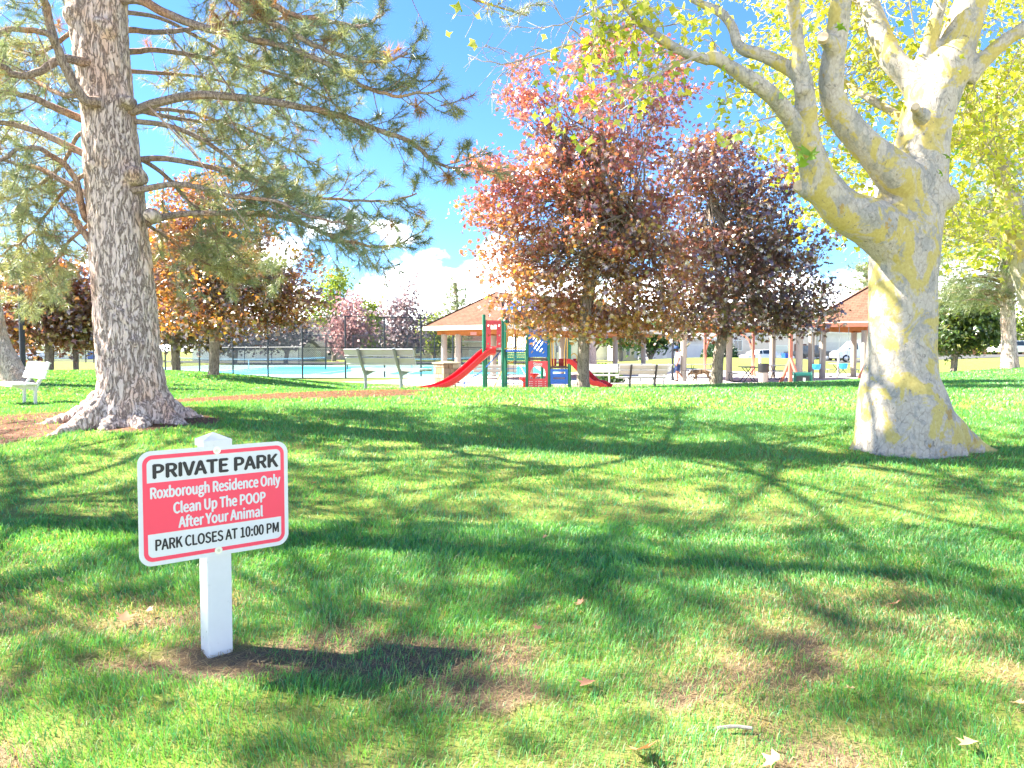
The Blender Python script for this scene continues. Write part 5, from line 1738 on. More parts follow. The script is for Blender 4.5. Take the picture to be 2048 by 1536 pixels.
def tennis_net(label, x0, x1, y, z):
    t = thing('tennis_net', label, 'net', ((x0 + x1) / 2, y, z), 0, 'tennis nets')
    hw = (x1 - x0) / 2
    for s in (-1, 1): MB().cyl((s * hw, 0, -.05), (s * hw, 0, 1.1), .045, 10).build('post', M_DARKM, t, smooth=True)
    xs = np.linspace(-hw, hw, 21); zt = 1.05 - .14 * (1 - (xs / hw) ** 2)
    mb = MB()
    for i in range(20): mb.beam((xs[i], 0, zt[i] - .03), (xs[i + 1], 0, zt[i + 1] - .03), .02, .08)
    mb.build('headband', M_WHITEP, t)
    mb = MB()
    for x in np.arange(-hw, hw, .06): mb.box((x, 0, .5), (.014, .006, .9))
    for zz in np.arange(.08, .9, .1): mb.box((0, 0, zz), (2 * hw, .006, .012))
    o = mb.build('netting', M_BLACKP, t); o['kind'] = 'stuff'
    MB().box((0, -.02, .45), (.08, .01, .9)).build('centre_strap', M_WHITEP, t)


tennis_net('tennis net on the left court behind the orange maple', -28.5, -15.6, 64.5, COURT[4])
tennis_net('tennis net on the right court behind the silver bench', -13.8, -3.0, 64.5, COURT[4])

# ------------------------------------------------------------------ playset
PS = 28.0
PO = Vector((0, PS, gz(0.5, PS)))
zp = lambda v_, Y=PS: P(1024, v_, Y).z - PO.z
xp = lambda u, Y=PS: (u - 1024) / F * Y
play = thing('playset', 'colourful playground climbing set with red slides and a store panel', 'playset', PO)


def holed(outer, holes, th, mat, o, ex, name, parent=None):
    """Flat panel with real holes: 2D filled curve, extruded."""
    cu = bpy.data.curves.new('p', 'CURVE'); cu.dimensions = '2D'; cu.fill_mode = 'BOTH'; cu.extrude = th / 2
    for poly in [outer] + holes:
        s = cu.splines.new('POLY'); s.points.add(len(poly) - 1); s.use_cyclic_u = True
        for p, q in zip(s.points, poly): p.co = (q[0], q[1], 0, 1)
    ob = bpy.data.objects.new('p', cu); COL.objects.link(ob)
    me = eval_mesh(ob)
    n = len(me.vertices); co = np.empty(n * 3); me.vertices.foreach_get('co', co); co = co.reshape(-1, 3)
    ex = np.array(Vector(ex).normalized()); nrm = np.cross(ex, [0, 0, 1.0])
    w = np.array(o) + co[:, :1] * ex + co[:, 1:2] * np.array([0, 0, 1.0]) + co[:, 2:] * nrm
    me.vertices.foreach_set('co', w.ravel().astype(np.float32)); me.update()
    return mesh_obj(name, me, mat, parent if parent is not None else play)


def rect(x0, x1, z0, z1): return [(x0, z0), (x1, z0), (x1, z1), (x0, z1)]


def slot(cx, cz, L, w, ang, n=4):
    p = []
    for s, a0 in ((1, -90), (-1, 90)):
        for i in range(n + 1):
            t = math.radians(a0 + 180 * i / n)
            p.append((s * (L / 2 - w / 2) + w / 2 * math.cos(t), w / 2 * math.sin(t)))
    ca, sa = math.cos(ang), math.sin(ang)
    return [(cx + a * ca - b_ * sa, cz + a * sa + b_ * ca) for a, b_ in p]


POSTS = [(968, 0, 629), (1006, 0, 627), (1054, 0, 622), (1097, 0, 664), (1139, .0, 684), (1012, 1.0, 640), (1058, 1.0, 640), (1100, 1.0, 684), (972, 1.0, 640), (1084, 1.9, 715)]
for (u, dy, vt) in POSTS:
    x = xp(u, PS + dy)
    MB().cyl((x, dy, -.15), (x, dy, zp(vt, PS + dy)), .062, 14).build('post', M_GPOST, play, smooth=True)
x968, x1006, x1054, x1097, x1139 = (xp(u) for u in (968, 1006, 1054, 1097, 1139))
zd1, zd2 = zp(700), zp(733)
MB().bx(x968, x1054, .03, 1.0, zd1 - .07, zd1 + .0).build('deck', M_DECK, play)
MB().bx(x1054 + .06, x1097 - .06, -.04, 1.0, zp(720), zp(716)).build('deck', M_DECK, play)
MB().bx(x1097 + .06, x1139 - .06, -.03, 1.0, zd2 - .07, zd2).build('deck', M_DECK, play)
# red arch at the slide top
w0, w1 = x968 + .08, x1006 - .06
za, zb_ = zp(694), zp(641)
holes = [rect(w0 + .17, w1 - .17, za + .02, zb_ - .16)]
for zz in (.12, .42, .78):
    for xx in (w0 + .08, w1 - .08): holes.append(slot(xx, za + zz, .09, .06, math.radians(60)))
holed(rect(w0, w1, za - .02, zb_), holes, .03, M_PPINK, (0, -.04, 0), (1, 0, 0), 'arch_panel')


def sweep(path, wdir, section):
    path = np.asarray(path, float); n = len(path)
    wd = np.array(Vector(wdir).normalized())
    T = unit(np.gradient(path, axis=0)); mb = MB(); k_ = len(section)
    for i in range(n):
        U = np.cross(wd, T[i]); U /= np.linalg.norm(U)
        if U[2] < 0: U = -U
        for (a, h) in section: mb.v.append(tuple(path[i] + wd * a + U * h))
    for i in range(n - 1):
        for j in range(k_):
            mb.f.append([i * k_ + j, i * k_ + (j + 1) % k_, (i + 1) * k_ + (j + 1) % k_, (i + 1) * k_ + j]); mb.m.append(0)
    mb.f.append(list(range(k_ - 1, -1, -1))); mb.m.append(0); mb.f.append([(n - 1) * k_ + j for j in range(k_)]); mb.m.append(0)
    return mb


SEC = [(-.28, .20), (-.25, .22), (-.22, .20), (-.19, .06), (-.10, .0), (.10, .0), (.19, .06), (.22, .20), (.25, .22), (.28, .20), (.25, .02), (.13, -.05), (-.13, -.05), (-.25, .02)]
sd = Vector((-.86, -.5, 0)).normalized(); sw = Vector((-sd.y, sd.x, 0))
s0 = Vector((xp(985), -.02, 0))
prof = [(0, 1.46), (.22, 1.44), (.5, 1.24), (.95, .88), (1.4, .55), (1.85, .32), (2.25, .19), (2.6, .135), (2.85, .10)]
pth = [tuple(s0 + sd * a + Vector((0, 0, z))) for a, z in prof]
sweep(spline(pth, 30), sw, SEC).build('slide', M_PRED, play, smooth=True)
e = s0 + sd * 2.72
MB().bx(e.x - .08, e.x + .08, e.y - .16, e.y + .16, -.1, .12).build('slide_foot', M_PRED, play, bevel=.02)
m_ = s0 + sd * 1.5
MB().cyl(m_ + Vector((0, 0, -.1)), m_ + Vector((0, 0, .47)), .025, 8).build('slide_support', M_GALV, play)
# yellow bar panels
ya, yb_ = zp(700), zp(646)
for k_ in range(11):
    x = x1006 + .14 + k_ * (x1054 - x1006 - .28) / 10
    if k_ == 5: continue
    MB().cyl((x, -.03, ya), (x, -.03, zp(640) if k_ in (4, 6) else yb_), .017, 6).build('bar', M_PYEL, play)
for zz in (ya + .05, yb_ - .02):
    MB().cyl((x1006 + .06, -.03, zz), (x1054 - .06, -.03, zz), .02, 6).build('rail', M_PYEL, play)
for s in (-1, 1):
    c = (x1006 + x1054) / 2 + s * .13 * 0 + s * .2
    MB().tube([(c + .0 + .14 * math.cos(a), -.09, zp(680) + .18 * math.sin(a)) for a in np.linspace(-math.pi / 2, math.pi / 2, 10)], .018, 6).build('hand_hold', M_PYEL, play, smooth=True)
MB().bx(x1006 + .1, x1054 - .1, -.1, -.06, zp(704), zp(700)).build('blue_step', M_PBLUE, play)
for i in range(5):
    zz = zp(707 + i * 3.2)
    mb = MB(); mb.box(((x1006 + x1054) / 2 + .03, -.08 - .03 * i, zz), (.66, .10, .035)); mb.build('teal_slat', M_TEAL, play, bevel=.008)
for xx in np.linspace(x1006 + .2, x1054 - .14, 4):
    MB().cyl((xx, -.15, -.1), (xx, -.15, zp(722)), .008, 5).build('net_rope', M_DARKM, play)
for zz in (.15, .42, .68, .92):
    MB().cyl((x1006 + .1, -.15, zz), (x1054 - .08, -.15, zz + .02), .008, 5).build('net_rope', M_PBLUE, play)
# blue slotted panel
bx0, bx1 = x1054 + .06, x1097 - .05; bz0, bz1 = zp(714), zp(659)
hs = []
cx, cz = (bx0 + bx1) / 2, (bz0 + bz1) / 2 + .02
pw, ph = bx1 - bx0, bz1 - bz0
for i in range(-5, 6):                       # diagonal rows of slots clipped to the panel field
    d_ = i * .118
    t_ = -.62
    while t_ < .62:
        L_ = .20
        qx, qz = cx + d_ * .82 + t_ * .56, (bz0 + bz1) / 2 - d_ * .56 + t_ * .82
        for L_ in (.20, .12, .06):
            h_ = slot(qx, qz, L_, .048, math.radians(56))
            if min(p[0] for p in h_) > bx0 + .07 and max(p[0] for p in h_) < bx1 - .07 and min(p[1] for p in h_) > bz0 + .12 and max(p[1] for p in h_) < bz1 - .06:
                hs.append(h_); break
        t_ += .235
holed(rect(bx0, bx1, bz0, bz1), hs, .03, M_PBLUE, (0, -.05, 0), (1, 0, 0), 'slotted_panel')
# store panel
sz0, sz1 = zp(779), zp(722)
cx = (bx0 + bx1) / 2
win = [(cx - .27, sz0 + .40), (cx + .27, sz0 + .40)] + [(cx + .27 * math.cos(a), sz0 + .62 + .24 * math.sin(a)) for a in np.linspace(0, math.pi, 12)]
store = holed(rect(bx0 - .01, bx1 + .02, sz0, sz1), [win], .03, M_PPINK, (0, -.06, 0), (1, 0, 0), 'store_panel')
letters('Store', cx - .17, cx + .15, sz1 - .165, sz1 - .055, -.079, M_WHITEP, store, .05)
for c_ in range(2):
    for r_ in range(4):
        x0_ = cx - .32 + c_ * .34; z_ = sz0 + .30 - r_ * .075
        mb = MB(); mb.box((x0_ + .015, -.077, z_), (.03, .004, .04)); mb.box((x0_ + .09, -.077, z_ - .008), (.09, .004, .016)); mb.box((x0_ + .25, -.077, z_ - .005), (.035, .004, .02))
        mb.build('menu_line', M_WHITEP, store)
# lower blue panel
lz0, lz1 = zp(768), zp(738)
cx2 = (x1097 + x1139) / 2
holed(rect(x1097 + .07, x1139 - .06, lz0, lz1), [rect(cx2 - .22, cx2 + .22, lz1 - .17, lz1 - .10), rect(cx2 - .22, cx2 + .22, lz1 - .37, lz1 - .30)], .03, M_PBLUE, (0, -.05, 0), (1, 0, 0), 'blue_panel')
for xx in (cx2 - .22, cx2 + .22): MB().cyl((xx, -.03, -.1), (xx, -.03, lz0 + .02), .022, 6).build('panel_leg', M_GALV, play)
for s in (-1, 1):
    MB().tube(spline([(cx2 + s * .28, 0, zd2), (cx2 + s * .30, 0, zd2 + .5), (cx2 + s * .30, .0, zd2 + .95), (cx2 + s * .24, 0, zd2 + 1.0), (cx2 + s * .2, 0, zd2 + .5), (cx2 + s * .19, 0, zd2 + .02)], 18), .02, 6).build('hand_rail', M_PYEL, play, smooth=True)
    MB().box((cx2 + s * .19, .9, zd2 + .13), (.30, .06, .30)).build('red_seat_back', M_PRED, play, bevel=.03)
MB().tube([(x1139 + .18 + .12 * math.cos(a), .3, zp(716) + .16 * math.sin(a)) for a in np.linspace(-.8, math.pi, 12)], .02, 6).build('hand_loop', M_PYEL, play, smooth=True)
# second slide to the right, three lanes
s0 = Vector((x1139 + .05, .35, 0)); sd2 = Vector((.93, -.37, 0)).normalized(); sw2 = Vector((-sd2.y, sd2.x, 0))
prof = [(0, 1.12), (.15, 1.10), (.4, .86), (.7, .55), (.95, .36), (1.15, .34), (1.32, .26), (1.45, .20)]
SEC3 = [(-.42, .16), (-.38, .16), (-.34, .02), (-.17, .02), (-.14, .07), (-.11, .02), (.11, .02), (.14, .07), (.17, .02), (.34, .02), (.38, .16), (.42, .16), (.40, -.03), (-.40, -.03)]
sweep(spline([tuple(s0 + sd2 * a + Vector((0, 0, z))) for a, z in prof], 24), sw2, SEC3).build('slide', M_PRED, play, smooth=True)
e = s0 + sd2 * 1.3
MB().bx(e.x - .2, e.x + .1, e.y - .25, e.y + .25, -.1, .22).build('slide_foot', M_PRED, play, bevel=.02)
# blue curved rail, yellow ladder, red stools, blue canopy
MB().tube(spline([(xp(1000), .3, zp(703)), (xp(985), .3, zp(720)), (xp(968), .3, zp(738)), (xp(950), .2, zp(752)), (xp(932), .15, zp(759)), (xp(928), .15, zp(768)), (xp(928), .15, -.1)], 24), .02, 6).build('blue_rail', M_PBLUE, play, smooth=True)
for dy in (1.0, 1.35):
    MB().tube(spline([(xp(980), dy, -.1), (xp(992), dy, .4), (xp(1004), dy, .85), (xp(1016), dy, 1.1), (xp(1026), dy, 1.15), (xp(1030), dy, 1.3)], 16), .02, 6).build('ladder_rail', M_PYEL, play, smooth=True)
for i in range(4):
    f_ = i / 4
    MB().cyl((xp(984 + 20 * f_), 1.0, .15 + .7 * f_), (xp(984 + 20 * f_), 1.35, .15 + .7 * f_), .018, 6).build('ladder_rung', M_PYEL, play)
for (u, dy, h) in ((1068, 2.4, .62), (1049, 2.2, .45)):
    x = xp(u, PS + dy); mb = MB(); mb.lathe([(.05, -.05), (.05, h - .12), (.06, h - .1), (.2, h), (.21, h + .06), (.05, h + .07)], (x, dy, 0), 16); mb.build('stool', M_PRED, play, smooth=True)
rx0, rx1 = xp(1002), xp(1092); zr0 = zp(620); zr1 = zp(584)
mb = MB(); mb.add([(rx0, -.25, zr0), (rx1, -.25, zr0), (rx1, 1.35, zr0), (rx0, 1.35, zr0), ((rx0 + rx1) / 2, .55, zr1), (rx0, -.25, zr0 - .06), (rx1, -.25, zr0 - .06), (rx1, 1.35, zr0 - .06), (rx0, 1.35, zr0 - .06)],
                  [(0, 1, 4), (1, 2, 4), (2, 3, 4), (3, 0, 4), (0, 5, 6, 1), (1, 6, 7, 2), (2, 7, 8, 3), (3, 8, 5, 0)])
mb.build('canopy', M_PBLUE, play)

# shrub by the white bench
def shrub(label, loc, r, h, n, seed, pal, size=.16):
    rg = np.random.default_rng(seed)
    t = thing('shrub', label, 'shrub', loc)
    mb = MB()
    for i in range(9):
        a = rg.uniform(0, 6.28); mb.tube(spline([(0, 0, -.05), (r * .3 * math.cos(a), r * .3 * math.sin(a), h * .5), (r * .7 * math.cos(a), r * .7 * math.sin(a), h * .9)], 5), np.linspace(.02, .006, 5), 4)
    mb.build('stems', M_MBARK, t)
    d = unit(rg.normal(size=(n, 3))) * rg.random((n, 1)) ** .4
    C = np.abs(d) * np.array([0, 0, h]) * .95 + d * np.array([r, r, 0]) + np.array([0, 0, .06])
    leaf_object('foliage', C, size * (.6 + .7 * rg.random(n)), leaf_cols(n, rg, pal[0], pal[1]), 'quad', rg, M_GLEAF, t, (0, 0, 0))
    return t


shrub('loose green shrub behind the white bench', GP(1206, 36.5), .9, .95, 900, 11, GREEN)
shrub('low green shrub left of the pavilion column', GP(1225, 36.2), .6, .6, 500, 12, GREEN)
shrub('clipped dark evergreen bush by the garage', GP(1428, 74.0), 1.3, 2.0, 1800, 13, ([(.02, .06, .03), (.035, .085, .04)], [.5, .5]), .22)
shrub('round dark bush right of the second maple trunk', GP(1455, 74.0), 1.1, 1.9, 1500, 14, ([(.02, .06, .03), (.035, .085, .04)], [.5, .5]), .22)
# ================================================================== HOUSES AND VEHICLES
def siding(name, c, band=.2):
    k = NM(name); v = k.coord()
    sepn = k.n('ShaderNodeSeparateXYZ'); k.l(v, sepn.inputs[0])
    m = k.math('FRACT', k.math('DIVIDE', sepn.outputs['Z'], band))
    n = k.noise(v, 1.2, 5, .6)
    col = k.ramp(n, [(.3, tuple(q * .92 for q in c)), (.7, tuple(min(1, q * 1.06) for q in c))])
    col = k.mix(k.ramp(m, [(.0, .35), (.08, 0.0)]), col, tuple(q * .6 for q in c))
    return k.pbr(col, .8, 0, k.bump(m, .4, .02), .2)


M_WALLP = siding('siding_pink', (.66, .56, .53)); M_WALLW = siding('siding_white', (.74, .73, .72)); M_WALLY = siding('siding_cream', (.72, .66, .44)); M_WALLG = siding('siding_grey', (.64, .62, .62))
M_TRIM = paint('trim_white', (.74, .73, .71), .6)
k = NM('window_glass'); M_GLASS = k.pbr((.035, .045, .055), .08, 0, None, .6)
M_GDOOR = siding('garage_white', (.66, .66, .67), .55)
M_FENCEW = paint('fence_redwood', (.34, .155, .115), .8, 0, .25, 4, .15)
M_ROOFG = paint('roof_grey', (.22, .20, .20), .9, 0, .2, 6, .2)
M_BLUEBIN = paint('blue_bin', (.02, .09, .40), .45, 0, .1, 6)
M_BROWN = paint('brown_gate', (.14, .06, .045), .8, 0, .3, 6, .1)


def house(label, u0, u1, D, ve, vr, m_wall, m_roof, openings, depth=9.0, gable='x', group='houses beyond the park'):
    x0, x1 = (u0 - 1024) / F * D, (u1 - 1024) / F * D
    zb = gz((x0 + x1) / 2, D) - .1
    ze = P(1024, ve, D).z - zb; zr = P(1024, vr, D + depth / 2).z - zb
    t = thing('house', label, 'house', ((x0 + x1) / 2, D, zb), 0, group)
    w = (x1 - x0) / 2
    mb = MB(); mb.bx(-w, w, 0, depth, 0, ze)
    if gable == 'y': mb.prism([(-w, ze), (w, ze), (0, zr - .1)], (0, depth - .02, 0), (0, .01, 0))
    else: mb.prism([(0, ze), (depth, ze), (depth / 2, zr - .1)], (2 * w - .02, 0, 0), (-w + .01, 0, 0), (0, 1, 0), (0, 0, 1))
    mb.build('wall', m_wall, t)
    ov = .45; th = .16
    mb = MB()
    if gable == 'x':
        for s in (0, 1):
            a = -ov if s == 0 else depth + ov
            sl = (zr - ze) / (depth / 2)
            z_a = ze - ov * sl
            mb.prism([(a, z_a), (depth / 2, zr), (depth / 2, zr + th), (a, z_a + th)], (2 * (w + ov), 0, 0), (-w - ov, 0, 0), (0, 1, 0), (0, 0, 1))
    else:
        sl = (zr - ze) / w
        for s in (-1, 1):
            a = s * (w + ov)
            mb.prism([(a, ze - ov * sl), (0, zr), (0, zr + th), (a, ze - ov * sl + th)], (0, depth + 2 * ov, 0), (0, -ov, 0))
    rf = mb.build('roof', m_roof, t)
    if gable == 'x':
        MB().bx(-w - ov, w + ov, -ov - .06, -ov + .0, ze - ov * (zr - ze) / (depth / 2) - .05, ze - ov * (zr - ze) / (depth / 2) + .17).build('fascia', M_TRIM, rf)
    for (kd, a, b, va, vb) in openings:
        xa, xb = (a - u0) / (u1 - u0) * 2 * w - w, (b - u0) / (u1 - u0) * 2 * w - w
        za, zb2 = P(1024, vb, D).z - zb, P(1024, va, D).z - zb
        za = max(za, .12)
        if kd == 'win':
            o = holed_rect(xa, xb, za, zb2, .09, .08, M_TRIM, t, 'window')
            MB().bx(xa + .05, xb - .05, -.012, -.004, za + .05, zb2 - .05).build('pane', M_GLASS, o)
            MB().bx((xa + xb) / 2 - .03, (xa + xb) / 2 + .03, -.05, -.02, za + .09, zb2 - .09).build('mullion', M_TRIM, o)
        elif kd == 'garage':
            o = holed_rect(xa - .12, xb + .12, .0, zb2 + .12, .12, .06, M_TRIM, t, 'garage_door')
            for i in range(4):
                h = (zb2 - .02) / 4
                MB().bx(xa + .005, xb - .005, -.035, -.005, .01 + i * h, .01 + (i + 1) * h - .025).build('door_panel', M_GDOOR, o)
        else:
            o = MB().bx(xa, xb, -.05, -.004, za, zb2).build('door', {'blue': M_BLUEBIN, 'brown': M_BROWN, 'white': M_TRIM}[kd], t)
            MB().cyl((xb - .12, -.05, za + 1), (xb - .12, -.12, za + 1), .035, 8).build('handle', M_GALV, o)
    return t


def holed_rect(x0, x1, z0, z1, fw, th, mat, parent, name):
    mb = MB()
    mb.bx(x0, x1, -th, -.003, z1 - fw, z1); mb.bx(x0, x1, -th, -.003, z0, z0 + fw); mb.bx(x0, x0 + fw, -th, -.003, z0 + fw, z1 - fw); mb.bx(x1 - fw, x1, -th, -.003, z0 + fw, z1 - fw)
    return mb.build(name, mat, parent)


house('pale house with blue door at the far left', -120, 215, 112, 692, 672, M_WALLW, M_ROOFG, [('blue', 176, 190, 703, 726), ('win', 30, 60, 698, 712), ('win', 90, 120, 698, 712), ('garage', -40, 10, 700, 726)])
house('long white garage row across the tennis courts', 385, 600, 104, 694, 680, M_WALLW, M_ROOFG, [('garage', 400, 440, 703, 725), ('garage', 455, 495, 703, 725), ('garage', 510, 545, 703, 725), ('white', 553, 562, 703, 725)])
house('two storey pinkish town house behind the court trees', 590, 700, 118, 655, 636, M_WALLP, M_SHINGLE, [('win', 612, 628, 664, 678), ('win', 650, 668, 664, 678), ('garage', 605, 640, 704, 722), ('win', 655, 672, 700, 712)])
house('white gabled town house between the pink and purple trees', 712, 775, 120, 664, 640, M_WALLW, M_ROOFG, [('win', 725, 740, 672, 684), ('garage', 722, 760, 704, 722)], gable='y')
house('low pink house behind the left pavilion', 800, 1010, 116, 682, 662, M_WALLP, M_SHINGLE, [('win', 830, 850, 694, 708), ('win', 905, 925, 694, 708), ('garage', 940, 985, 700, 722)])
house('cream house with narrow windows behind the long pavilion', 1232, 1292, 98, 684, 668, M_WALLY, M_ROOFG, [('win', 1238, 1246, 692, 712), ('win', 1252, 1260, 692, 712), ('white', 1268, 1278, 696, 716)])
house('blue grey house behind the first maple trunk', 1090, 1226, 108, 676, 655, M_WALLG, M_ROOFG, [('win', 1110, 1125, 690, 706), ('garage', 1190, 1222, 696, 716)])
house('pale house with wide garage door behind the walking person', 1296, 1440, 90, 676, 652, M_WALLG, M_ROOFG, [('win', 1302, 1312, 690, 700), ('garage', 1372, 1404, 691, 716), ('white', 1325, 1333, 698, 716)])
house('two storey pink house behind the swing set', 1446, 1632, 92, 640, 615, M_WALLP, M_SHINGLE, [('win', 1508, 1528, 656, 682), ('win', 1466, 1484, 680, 702), ('garage', 1545, 1573, 692, 718), ('brown', 1588, 1612, 688, 716), ('win', 1560, 1580, 656, 672)])
house('white building with big garage behind the parked van', 1634, 1790, 96, 664, 640, M_WALLW, M_ROOFG, [('garage', 1650, 1735, 684, 716)])
house('low white house with grey roof above the picket fence', 1925, 2110, 118, 680, 664, M_WALLW, M_ROOFG, [('win', 1990, 2010, 686, 694), ('win', 2050, 2070, 686, 694)])
house('pink house between the van and the picket fence', 1796, 1915, 122, 676, 656, M_WALLP, M_SHINGLE, [('win', 1880, 1895, 684, 694)])

# wooden fence on the right
fx0, fx1, fy = (1850 - 1024) / F * 100, (2140 - 1024) / F * 100, 100.0
wf = thing('wooden_fence', 'reddish wooden board fence behind the lawn at right', 'fence', (fx0, fy, gz((fx0 + fx1) / 2, fy)))
x = 0; i = 0
zt_ = P(1024, 694, fy).z - wf.location.z
while x < fx1 - fx0:
    h = zt_ + .04 * math.sin(i * 1.7)
    MB().bx(x, x + .27, 0, .03 + .01 * (i % 2), -.2, h).build('board', M_FENCEW, wf)
    x += .285; i += 1

# ------------------------------------------------------------------ vehicles
M_CARW = paint('car_white', (.74, .75, .76), .25, 0, .02, 3, 0, .6)
M_CARD = paint('car_dark_grey', (.045, .05, .055), .28, .3, .05, 3, 0, .6)
M_TYRE = paint('tyre', (.025, .025, .026), .9, 0, .2, 10, .1)
M_RIM = paint('wheel_rim', (.45, .46, .47), .35, .7, .1, 8, 0)
M_LIGHT = paint('headlight', (.62, .63, .62), .15, 0, .05, 8, 0, .8)
M_REDL = paint('tail_light', (.4, .02, .02), .2, 0, .05, 8, 0, .8)


def vehicle(name, label, loc, rz, L, Wd, body, cabin, wheels, mat, wr=.34, panes=(), group=None):
    """body, cabin: side outlines (x, z); x forward."""
    t = thing(name, label, name.replace('parked_', ''), loc, rz, group)
    hw = Wd / 2
    mb = MB(); mb.prism(body, (0, Wd, 0), (0, -hw, 0)); mb.build('body', mat, t, bevel=.05, smooth=True)
    if cabin:
        zb_, zt2 = min(p[1] for p in cabin), max(p[1] for p in cabin)
        mb = MB(); n = len(cabin); vs = []
        for s in (-1, 1):
            for (x, z) in cabin: vs.append((x, s * (hw - .03 - .16 * (z - zb_) / max(.01, zt2 - zb_)), z))
        fs = [tuple(range(n)), tuple(range(2 * n - 1, n - 1, -1))] + [(i, (i + 1) % n, (i + 1) % n + n, i + n) for i in range(n)]
        mb.add(vs, fs); cb = mb.build('cabin', mat, t, bevel=.03, smooth=True)
    for (poly, zref) in panes:
        zb_, zt2 = zref
        for s in (-1, 1):
            mb = MB()
            yy = lambda z: s * (hw - .03 - .16 * (z - zb_) / (zt2 - zb_) + .004) if zt2 > zb_ else s * (hw + .004)
            vs = [(x, yy(z), z) for x, z in poly] + [(x, yy(z) + s * .006, z) for x, z in poly]
            n = len(poly)
            mb.add(vs, [tuple(range(n)), tuple(range(2 * n - 1, n - 1, -1))] + [(i, (i + 1) % n, (i + 1) % n + n, i + n) for i in range(n)])
            mb.build('side_window', M_GLASS, t)
    for x in wheels:
        for s in (-1, 1):
            mb = MB(); mb.tube([(x, s * (hw - .2), wr), (x, s * (hw - .17), wr), (x, s * (hw + .0), wr), (x, s * (hw + .025), wr)], [wr * .93, wr, wr, wr * .93], 24)
            wh = mb.build('wheel', M_TYRE, t, smooth=True)
            MB().tube([(x, s * (hw + .02), wr), (x, s * (hw + .04), wr)], [wr * .62, wr * .55], 18).build('rim', M_RIM, wh, smooth=True)
    xm = max(p[0] for p in body); xn = min(p[0] for p in body)
    for s in (-1, 1):
        MB().box((xm - .06, s * (hw - .28), .72), (.16, .36, .16)).build('headlight', M_LIGHT, t, bevel=.02)
        MB().box((xn + .03, s * (hw - .16), .85), (.1, .16, .24)).build('tail_light', M_REDL, t, bevel=.02)
        MB().box((xm * .35, s * (hw + .09), 1.12), (.12, .16, .14)).build('mirror', mat, t, bevel=.02)
    return t


van_b = [(-2.8, .35), (2.75, .35), (2.85, .5), (2.85, .85), (2.6, 1.05), (1.95, 1.18), (-2.8, 1.18)]
van_c = [(-2.8, 1.15), (2.0, 1.15), (1.15, 2.0), (.7, 2.12), (-2.7, 2.15), (-2.8, 2.05)]
vehicle('parked_van', 'white delivery van parked behind the blue swings', GP(1722, 78), math.pi, 5.65, 1.95, van_b, van_c, (1.95, -1.75), M_CARW, .36, [([(1.0, 1.25), (1.72, 1.25), (1.1, 1.88), (.75, 1.88), (.75, 1.25)], (1.15, 2.15))])
MB_ = MB()
car_b = [(-2.2, .3), (2.15, .3), (2.25, .5), (2.2, .78), (1.2, .95), (-2.1, .98), (-2.25, .7)]
car_c = [(-1.9, .95), (1.15, .93), (.45, 1.42), (-1.1, 1.47), (-1.6, 1.3)]
car_p = [([(.2, 1.0), (.85, 1.0), (.4, 1.36), (.2, 1.38)], (.94, 1.47)), ([(.1, 1.0), (.1, 1.39), (-.75, 1.41), (-.75, 1.0)], (.94, 1.47)), ([(-.85, 1.0), (-.85, 1.40), (-1.1, 1.38), (-1.5, 1.05)], (.94, 1.47))]
vehicle('parked_car', 'white car half hidden by the bank near the pink house', GP(1518, 84), math.radians(200), 4.4, 1.8, car_b, car_c, (1.35, -1.35), M_CARW, .32, car_p)
suv_b = [(-2.4, .35), (2.3, .35), (2.4, .55), (2.35, .95), (1.1, 1.08), (-2.4, 1.08)]
suv_c = [(-2.35, 1.05), (1.1, 1.05), (.45, 1.68), (-2.1, 1.76), (-2.3, 1.6)]
suv_p = [([(.15, 1.12), (.85, 1.12), (.42, 1.58), (.15, 1.60)], (1.05, 1.76)), ([(.05, 1.12), (.05, 1.62), (-.95, 1.66), (-.95, 1.12)], (1.05, 1.76)), ([(-1.05, 1.12), (-1.05, 1.66), (-2.05, 1.66), (-2.15, 1.12)], (1.05, 1.76))]
vehicle('parked_car', 'white sport utility car in front of the wooden fence', GP(2022, 92), math.pi, 4.8, 1.85, suv_b, suv_c, (1.5, -1.5), M_CARW, .36, suv_p)
trk_b = [(-2.9, .5), (2.75, .45), (2.85, .6), (2.8, 1.05), (1.6, 1.15), (-2.9, 1.12)]
trk_c = [(-.9, 1.1), (1.6, 1.1), (.95, 1.75), (-.6, 1.8), (-.85, 1.7)]
trk_p = [([(.55, 1.18), (1.35, 1.18), (.9, 1.65), (.55, 1.68)], (1.1, 1.8)), ([(.45, 1.18), (.45, 1.69), (-.6, 1.7), (-.7, 1.18)], (1.1, 1.8))]
vehicle('parked_truck', 'dark pickup truck between the swing post and the van', GP(1622, 86), math.radians(150), 5.7, 1.95, trk_b, trk_c, (1.8, -1.75), M_CARD, .38, trk_p)
vehicle('parked_truck', 'white pickup truck at the far left behind the trunks', GP(40, 96), math.radians(4), 5.7, 1.95, trk_b, trk_c, (1.8, -1.75), M_CARW, .38, trk_p)


